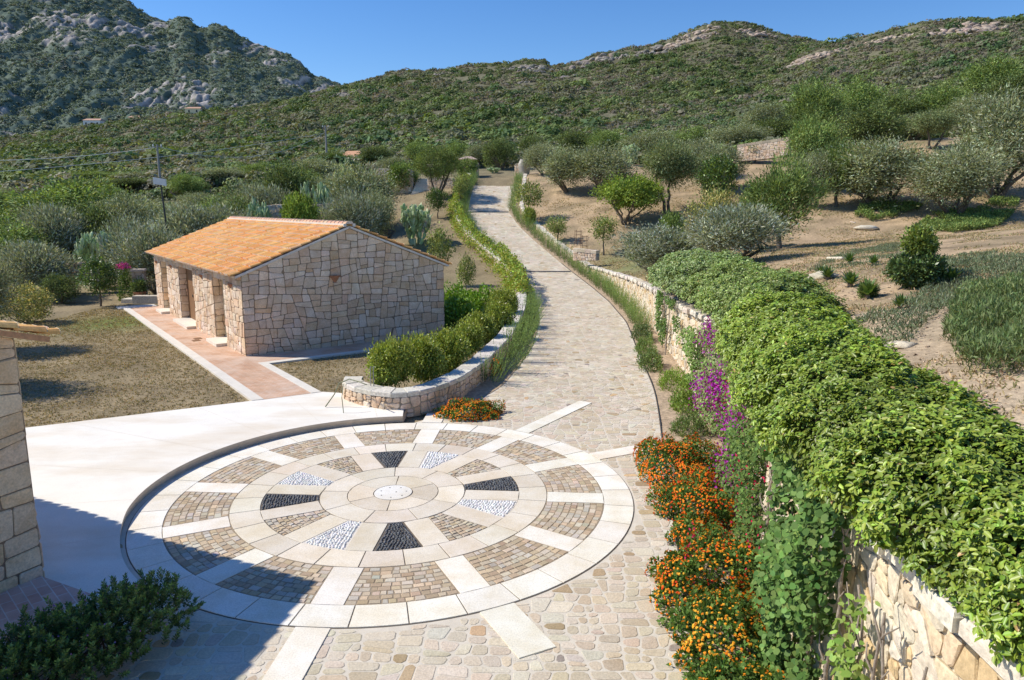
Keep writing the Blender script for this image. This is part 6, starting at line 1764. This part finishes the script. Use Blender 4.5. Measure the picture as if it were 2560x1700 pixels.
# ------------------------------------------------------------------ dark shrub in the bottom left, standing in the shade
def corner_bush():
    r = np.random.default_rng(61); t = empty("myrtle_bush", (-4.6, 6.9, 0), label="dark small leaved bush with tiny lilac flowers filling the bottom left corner", cat="bush")
    ncl = 1000; u = r.random(ncl); cx = np.interp(u, [0, .5, 1], [-3.98, -4.6, -5.3]); cy = np.interp(u, [0, .5, 1], [7.5, 6.8, 5.6]); d = randdir(ncl, r); d[:, 2] = np.abs(d[:, 2])
    rr = (.62 + .40 * r.random(ncl)); rad = np.interp(u, [0, .15, 1], [.42, .60, .72])
    c = np.stack([cx + d[:, 0] * rr * rad, cy + d[:, 1] * rr * rad, .12 + d[:, 2] * rr * np.interp(u, [0, .2, .6, 1], [.55, .62, .50, .55]) * (1 + .5 * (fbm(u * 9, d[:, 0], 4) - .5))], 1)
    per = 34; ci = np.repeat(np.arange(ncl), per); tpos = np.tile(np.linspace(0, 1, per), ncl)
    ax = unit(d * .6 + r.normal(size=(ncl, 3)) * .25 + np.array([0, 0, .8]))
    P = c[ci] + ax[ci] * (tpos * .15)[:, None]; ang = np.tile(np.arange(per) * 2.4, ncl); n = len(P)
    s = unit(np.cross(ax, np.array([.3, .9, .1]))); tt = np.cross(ax, s)
    D = s[ci] * np.cos(ang)[:, None] + tt[ci] * np.sin(ang)[:, None] + ax[ci] * (.35 + tpos * .9)[:, None]
    V, F = leaves(P, D, .045 * (.8 + .5 * r.random(n)), .018, r, up=.6)
    C = colr(n, (.075, .12, .035), .25, .08, r) * (.6 + .9 * tpos)[:, None]
    qmesh("leaves", V, F, M['gloss_leaf'], C, parent=t).location = (4.6, -6.9, 0)
    nf = 420; k = r.integers(0, ncl, nf); V, F = leaves(c[k] + ax[k] * .15 + r.normal(size=(nf, 3)) * .02, r.normal(size=(nf, 3)), .022, .018, r)
    qmesh("flowers", V, F, M['petal'], colr(nf, (.35, .16, .42), .2, .1, r), parent=t).location = (4.6, -6.9, 0)
    mb = MB(); 
    for i in range(60):
        q = r.integers(0, ncl); mb.tube([(np.interp(u[q], [0, .5, 1], [-4.12, -4.75, -5.35]), np.interp(u[q], [0, .5, 1], [7.45, 6.75, 5.7]), 0), tuple(c[q])], [.014, .005], 5, (.12, .09, .07))
    mb.build("stems", M['bark'], t).location = (4.6, -6.9, 0)
corner_bush()

# ------------------------------------------------------------------ walls, steps and stones around the top of the drive
def wall_px(name, label, pts, Y, th=.5, m='drystone', side=1, cap_col=(.66, .54, .40), **kw):
    P = []
    for (ox, ot, ob, yy) in pts:
        x, y, z1 = A(ox, ot, yy or Y); _, _, z0 = A(ox, ob, yy or Y); P.append((x, y, z0 - .3, z1))
    return path_wall(name, label, P, th, m, cap_col=cap_col, side=side, **kw)
wall_px("garden_terrace_wall", "squared stone terrace wall left of the steps below the distant roof", [(868, 388, 441, 76.2), (915, 390, 444, 75.6), (947, 391, 447, 75.0)], 72, soft=0, side=1)
wall_px("garden_terrace_wall", "short stone wall right of the steps under the clipped round olive", [(986, 408, 446, 74.4), (1045, 410, 438, 73.8)], 72, soft=0)
wall_px("garden_terrace_wall", "return wall flanking the left side of the stone steps", [(950, 392, 446, 75.1), (961, 394, 438, 78.5)], 75, soft=0, th=.4)
wall_px("gate_wall", "stone gate wall with a flat slab on the left at the top of the drive", [(1062, 372, 405, 81), (1100, 374, 406, 80.5), (1104, 376, 404, 83)], 80, cap_col=(.55, .42, .32), blk=1.4, cap_h=.3)
wall_px("gate_pillar", "narrow rough stone pillar left of the standing boulder at the top of the drive", [(1187, 378, 408, 80.6), (1197, 376, 410, 80.4)], 80, blk=.5)
# steps
sx_, sy_, sz_ = A(966, 447, 74.0); st = empty("garden_steps", (sx_, sy_, sz_), .0, label="flight of pale stone steps climbing beside the terrace wall", cat="steps")
for i in range(9):
    mb = MB(); mb.box(-.80 + .05 * i, .80 + .03 * i, i * .32, i * .32 + .40, i * .19 - .22, i * .19 + .06, jit((.78, .70, .56), .04)); mb.build("step", M['rock'], st)
x, y, z = A(1207, 405, 80.2)
ob = boulders("standing_stone", "tall rounded grey standing boulder on the right at the top of the drive", x, y, z, .1, 1, 1.0, (.47, .43, .38), 777, "boulder", flat=1.0, m='rock', ico_=ICO2, zf=lambda a, b: z)
ob.scale = (.66, .7, 1.65)
wall_px("dry_stone_wall", "long dry stone wall of rough boulders high on the right slope", [(1700, 334, 366, 74), (1740, 328, 362, 73), (1780, 322, 358, 72), (1820, 316, 350, 71)], 72, blk=.6, th=.8, cap_h=.25, stones=(.05, .16), cap_col=(.50, .40, .29))
wall_px("dry_stone_wall", "shaded dry stone wall behind the roof ridge, next to the citrus bush", [(585, 478, 505, 55), (640, 470, 502, 55), (700, 474, 500, 55), (770, 468, 498, 56)], 55, cap=False)
wall_px("dry_stone_wall", "low dark dry stone wall at the far edge of the lawn beside the pale prickly pear", [(120, 612, 632, 39), (200, 603, 640, 39), (250, 600, 650, 39.5)], 39, cap=False)
wall_px("low_garden_wall", "low white edged wall end left of the pale stemmed sapling", [(1322, 572, 590, 47), (1375, 578, 590, 46)], 46, cap_h=.2, th=.4)
# flat stones and block by the far corner of the outbuilding
gx, gy, _ = A(330, 690, 35.5); mb = MB(); mb.box(-.9, .75, -.35, .35, 0, .22, (.72, .66, .56)); mb.box(-.25, .95, -.55, -.1, 0, .40, (.66, .58, .46)); o = mb.build("stone_bench", M['rock']); o.location = (gx, gy, .08); tag(o, "low pale stone bench slab by the far corner of the outbuilding", "bench")
gx, gy, _ = A(305, 640, 36.5); t = empty("stone_pillar", (gx + .35, gy, .05), .3, label="short square stone pillar left of the outbuilding behind the bench", cat="pillar"); mb = MB(); mb.box(-.28, .28, -.28, .28, 0, 1.5); mb.build("shaft", M['drystone'], t, uvbox=True); mb = MB(); mb.box(-.33, .33, -.33, .33, 1.5, 1.6, (.6, .5, .4)); mb.build("cap", M['rock'], t)
mound("bougainvillea", "small bougainvillea with pink blossoms left of the outbuilding", gx - .25, gy - .3, .30, .30, 1.75, 1800, .08, .05, GR, GR2, 68, zb=.05, cat="climber")
mound("pink_blossom", "pink blossom cluster on top of the small bougainvillea", gx - .25, gy - .3, .30, .25, .25, 260, .08, .06, (.62, .07, .36), (.70, .12, .45), 69, zb=1.7, cat="flower", m='petal')
x, y, z = A(322, 668, 35.9)
pt = MB(); 
for q in range(10):
    a0, a1 = q * 2 * PI / 10, (q + 1) * 2 * PI / 10
    pr = [(0, .16), (.25, .25), (.45, .27), (.5, .31), (.55, .31)]
    for (h0, r0), (h1, r1) in zip(pr[:-1], pr[1:]): pt.face([(r0 * math.cos(a0), r0 * math.sin(a0), h0), (r0 * math.cos(a1), r0 * math.sin(a1), h0), (r1 * math.cos(a1), r1 * math.sin(a1), h1), (r1 * math.cos(a0), r1 * math.sin(a0), h1)], (.32, .15, .09))
t = empty("plant_pot", (x, y, .05), label="shadowed terracotta pot beside the far corner of the outbuilding", cat="pot"); pt.build("pot", M['tile'], t)
V, F, C, cc = cloud(88, 60, 20, .12, .05, .3, .25, .75, (.06, .09, .03), (.1, .14, .05), sp=.08); qmesh("plant", V, F, M['leaf'], C, parent=t)
# tree guards (iron stakes)
for i, (ox, oy, lb) in enumerate(((1333, 562, "left iron tree guard of thin stakes on the grass"), (1347, 575, "right iron tree guard of thin stakes on the grass"))):
    gx, gy, gz = G(ox, oy + 4); mb = MB()
    for k in range(4):
        a = k * PI / 2 + .4; mb.tube([(.28 * math.cos(a), .28 * math.sin(a), 0), (.28 * math.cos(a), .28 * math.sin(a), 1.1)], [.016, .014], 5, (.16, .09, .06))
    for h in (.35, .75, 1.0):
        mb.tube([(.28 * math.cos(k * PI / 2 + .4), .28 * math.sin(k * PI / 2 + .4), h) for k in range(5)], [.011] * 5, 5, (.16, .09, .06))
    o = mb.build("tree_guard", M['bark']); o.location = (gx, gy, gz); tag(o, lb, "tree guard")
# hose on the curved wall end
hp = MB(); hp.tube([(-4.35, 16.45, .17), (-4.15, 16.55, .45), (-4.02, 16.5, .72), (-3.8, 16.6, .80), (-3.5, 16.35, .79), (-3.3, 16.1, .79)], [.014] * 6, 6, (.30, .31, .20)); hp.tube([(-3.82, 16.0, .1), (-3.86, 16.05, .5), (-3.85, 16.2, .78)], [.01] * 3, 5, (.30, .31, .20))
tag(hp.build("garden_hose", M['bark'], smooth=True), "thin dull green irrigation hose draped over the near end of the curved wall", "hose")
tp_ = MB()
for dx in (0, .07): tp_.tube([(-3.36 + dx, 16.9, .1), (-3.36 + dx, 16.9, 1.0), (-3.33 + dx, 16.88, 1.04)], [.012, .012, .01], 6, (.3, .3, .3))
tag(tp_.build("irrigation_pipe", M['paint'], smooth=True), "pair of thin upright pipes behind the near end of the curved wall", "pipe")
# blue-grey pipe in the flower bed
mb = MB(); mb.tube([(3.0, 7.55, 0), (2.98, 7.6, .55)], [.03, .03], 8, (.18, .24, .30)); tag(mb.build("water_pipe", M['paint'], smooth=True), "short blue grey standpipe in the right bed among the lantana", "pipe")

# ------------------------------------------------------------------ poles, cables, solar lamp
def pole(label, x, y, zt_, r0, zb):
    t = empty("electricity_pole", (x, y, zb), label=label, cat="pole"); h = zt_ - zb
    mb = MB(); mb.tube([(0, 0, -.5), (0, 0, h)], [r0, r0 * .6], 8); mb.build("post", M['concrete'], t)
    mb = MB(); mb.box(-.5, .5, -.05, .05, h - .25 * h / 6 - .08, h - .25 * h / 6); mb.build("crossarm", M['concrete'], t)
    for s in (-.42, .42):
        mb = MB(); zz = h - .25 * h / 6; mb.tube([(s, 0, zz), (s, 0, zz + .22)], [.07, .05], 7); mb.build("insulator", M['white'], t)
    return t
p1 = A(750, 289, 118); p2 = A(362, 333, 78)
pole("tall thin electricity pole standing against the hill above the outbuilding roof", p1[0], p1[1], p1[2], .19, hz(p1[0], p1[1]))
pole("shorter electricity pole rising behind the solar lamp", p2[0], p2[1], p2[2], .15, hz(p2[0], p2[1]))
def cable(label, A0, A1, sag, r=.028):
    mb = MB(); k = 24; pts = [(A0[0] + (A1[0] - A0[0]) * i / k, A0[1] + (A1[1] - A0[1]) * i / k, A0[2] + (A1[2] - A0[2]) * i / k - sag * 4 * (i / k) * (1 - i / k)) for i in range(k + 1)]
    mb.tube(pts, [r] * (k + 1), 5, (.62, .62, .60)); tag(mb.build("power_cable", M['paint']), label, "cable")
a1 = A(746, 307, 118)
cable("lower pale overhead cable sweeping from the left edge up to the tall pole", A(-260, 412, 70), a1, .8)
cable("upper overhead cable from the left edge to the shorter pole", A(-200, 369, 66), A(358, 340, 78), .5)
cable("faint overhead cable from the shorter pole to the tall pole", A(364, 338, 78), A(748, 306, 118), 2.2, .022)
x, y, z = A(370, 418, 45); t = empty("solar_lamp", (x, y, .3), .25, label="dark lamp post with a white solar panel box behind the outbuilding", cat="lamp post"); hh = z - .3
mb = MB(); mb.tube([(.25, 0, 0), (0, 0, hh)], [.06, .05], 8); mb.build("post", M['darkmetal'], t)
mb = MB(); mb.box(-.38, .30, -.16, .16, hh - .22, hh + .18, T=lambda p: (p[0], p[1], p[2] - .18 * p[0])); b_ = mb.build("panel_box", M['white'], t)
mb = MB(); mb.box(-.30, .22, -.14, .14, hh + .182, hh + .20, T=lambda p: (p[0], p[1], p[2] - .18 * p[0])); mb.build("solar_panel", M['window'], b_)

# ------------------------------------------------------------------ houses far away
def house(label, ox, oy, wpx, Y=None, hh=2.7, dp=6, roofc=(.55, .33, .22), wallm='white', rz=0.0, rh=1.2):
    if Y is None: x, Y, z = G(ox, oy)
    else: x, _, z = A(ox, oy, Y)
    w = wpx * KK / FL * Y; t = empty("distant_house", (x, Y, z), rz, label=label, cat="house")
    mb = MB(); mb.box(-w / 2, w / 2, 0, dp, -1.5, hh); mb.build("wall", M[wallm], t)
    mb = MB(); o = .35
    mb.face([(-w / 2 - o, -o, hh), (w / 2 + o, -o, hh), (w / 2 - .6, dp / 2, hh + rh), (-w / 2 + .6, dp / 2, hh + rh)], roofc); mb.face([(w / 2 + o, dp + o, hh), (-w / 2 - o, dp + o, hh), (-w / 2 + .6, dp / 2, hh + rh), (w / 2 - .6, dp / 2, hh + rh)], roofc)
    mb.face([(-w / 2 - o, dp + o, hh), (-w / 2 - o, -o, hh), (-w / 2 + .6, dp / 2, hh + rh)], roofc); mb.face([(w / 2 + o, -o, hh), (w / 2 + o, dp + o, hh), (w / 2 - .6, dp / 2, hh + rh)], roofc)
    mb.build("roof", M['tile'], t)
    n = max(2, int(w / 3.2)) if hh > 1.5 else 0
    for i in range(n):
        mb = MB(); xx = -w / 2 + w * (i + .5) / n; mb.box(xx - .45, xx + .45, -.03, .02, .7 if i else 0, 2.0); mb.build("window" if i else "door", M['window'], t)
    return t
house("small white villa with a low roof at the foot of the far mountain", 212, 291, 38, hh=3.2)
house("pinkish house half hidden on the spur right of the white villa", 310, 280, 26, wallm='cream', hh=2.2)
house("long low terracotta coloured house on the spur below the mountain", 445, 262, 34, wallm='cream', hh=2.8)
house("tiny pale shed above the pinkish house", 286, 270, 12, wallm='white', hh=2.0, dp=3, rh=.5)
house("orange tiled roof of a house beyond the terrace wall", 803, 374, 50, Y=104, hh=.3, dp=8, roofc=(.66, .36, .20), wallm='cream', rh=1.5)
house("small roofed gate lodge behind the left gate wall", 1078, 385, 34, Y=92, hh=.9, dp=4, roofc=(.45, .33, .27), wallm='cream', rh=.5)

# ------------------------------------------------------------------ light
world = bpy.data.worlds.new("World"); scene.world = world; world.use_nodes = True
wn = world.node_tree; bg = wn.nodes["Background"]
sky = wn.nodes.new("ShaderNodeTexSky"); sky.sky_type = 'NISHITA'; sky.sun_disc = False
sdir = np.array((-.992, .125)); sdir /= np.linalg.norm(sdir)
SUN_EL = math.radians(45)
sky.sun_elevation = SUN_EL
sky.sun_rotation = math.atan2(sdir[0], sdir[1])
sky.altitude = 0; sky.air_density = 1.0; sky.dust_density = 0.0; sky.ozone_density = 5.0
hs = wn.nodes.new("ShaderNodeHueSaturation"); hs.inputs["Saturation"].default_value = 1.22; hs.inputs["Value"].default_value = 1.0; hs.inputs["Hue"].default_value = .508
wn.links.new(sky.outputs[0], hs.inputs["Color"]); wn.links.new(hs.outputs[0], bg.inputs[0])
bg.inputs[1].default_value = 0.15
sl = bpy.data.lights.new("sun", 'SUN'); sl.energy = 5.0; sl.angle = math.radians(.53); sl.color = (1, .94, .83)
so = bpy.data.objects.new("sun", sl); link(so)
from mathutils import Vector
so.rotation_euler = Vector((sdir[0] * math.cos(SUN_EL), sdir[1] * math.cos(SUN_EL), math.sin(SUN_EL))).to_track_quat('Z', 'Y').to_euler()
scene.view_settings.view_transform = 'Standard'; scene.view_settings.look = 'None'; scene.view_settings.exposure = 0
scene.cycles.max_bounces = 6; scene.cycles.diffuse_bounces = 3; scene.cycles.glossy_bounces = 2; scene.cycles.transmission_bounces = 4
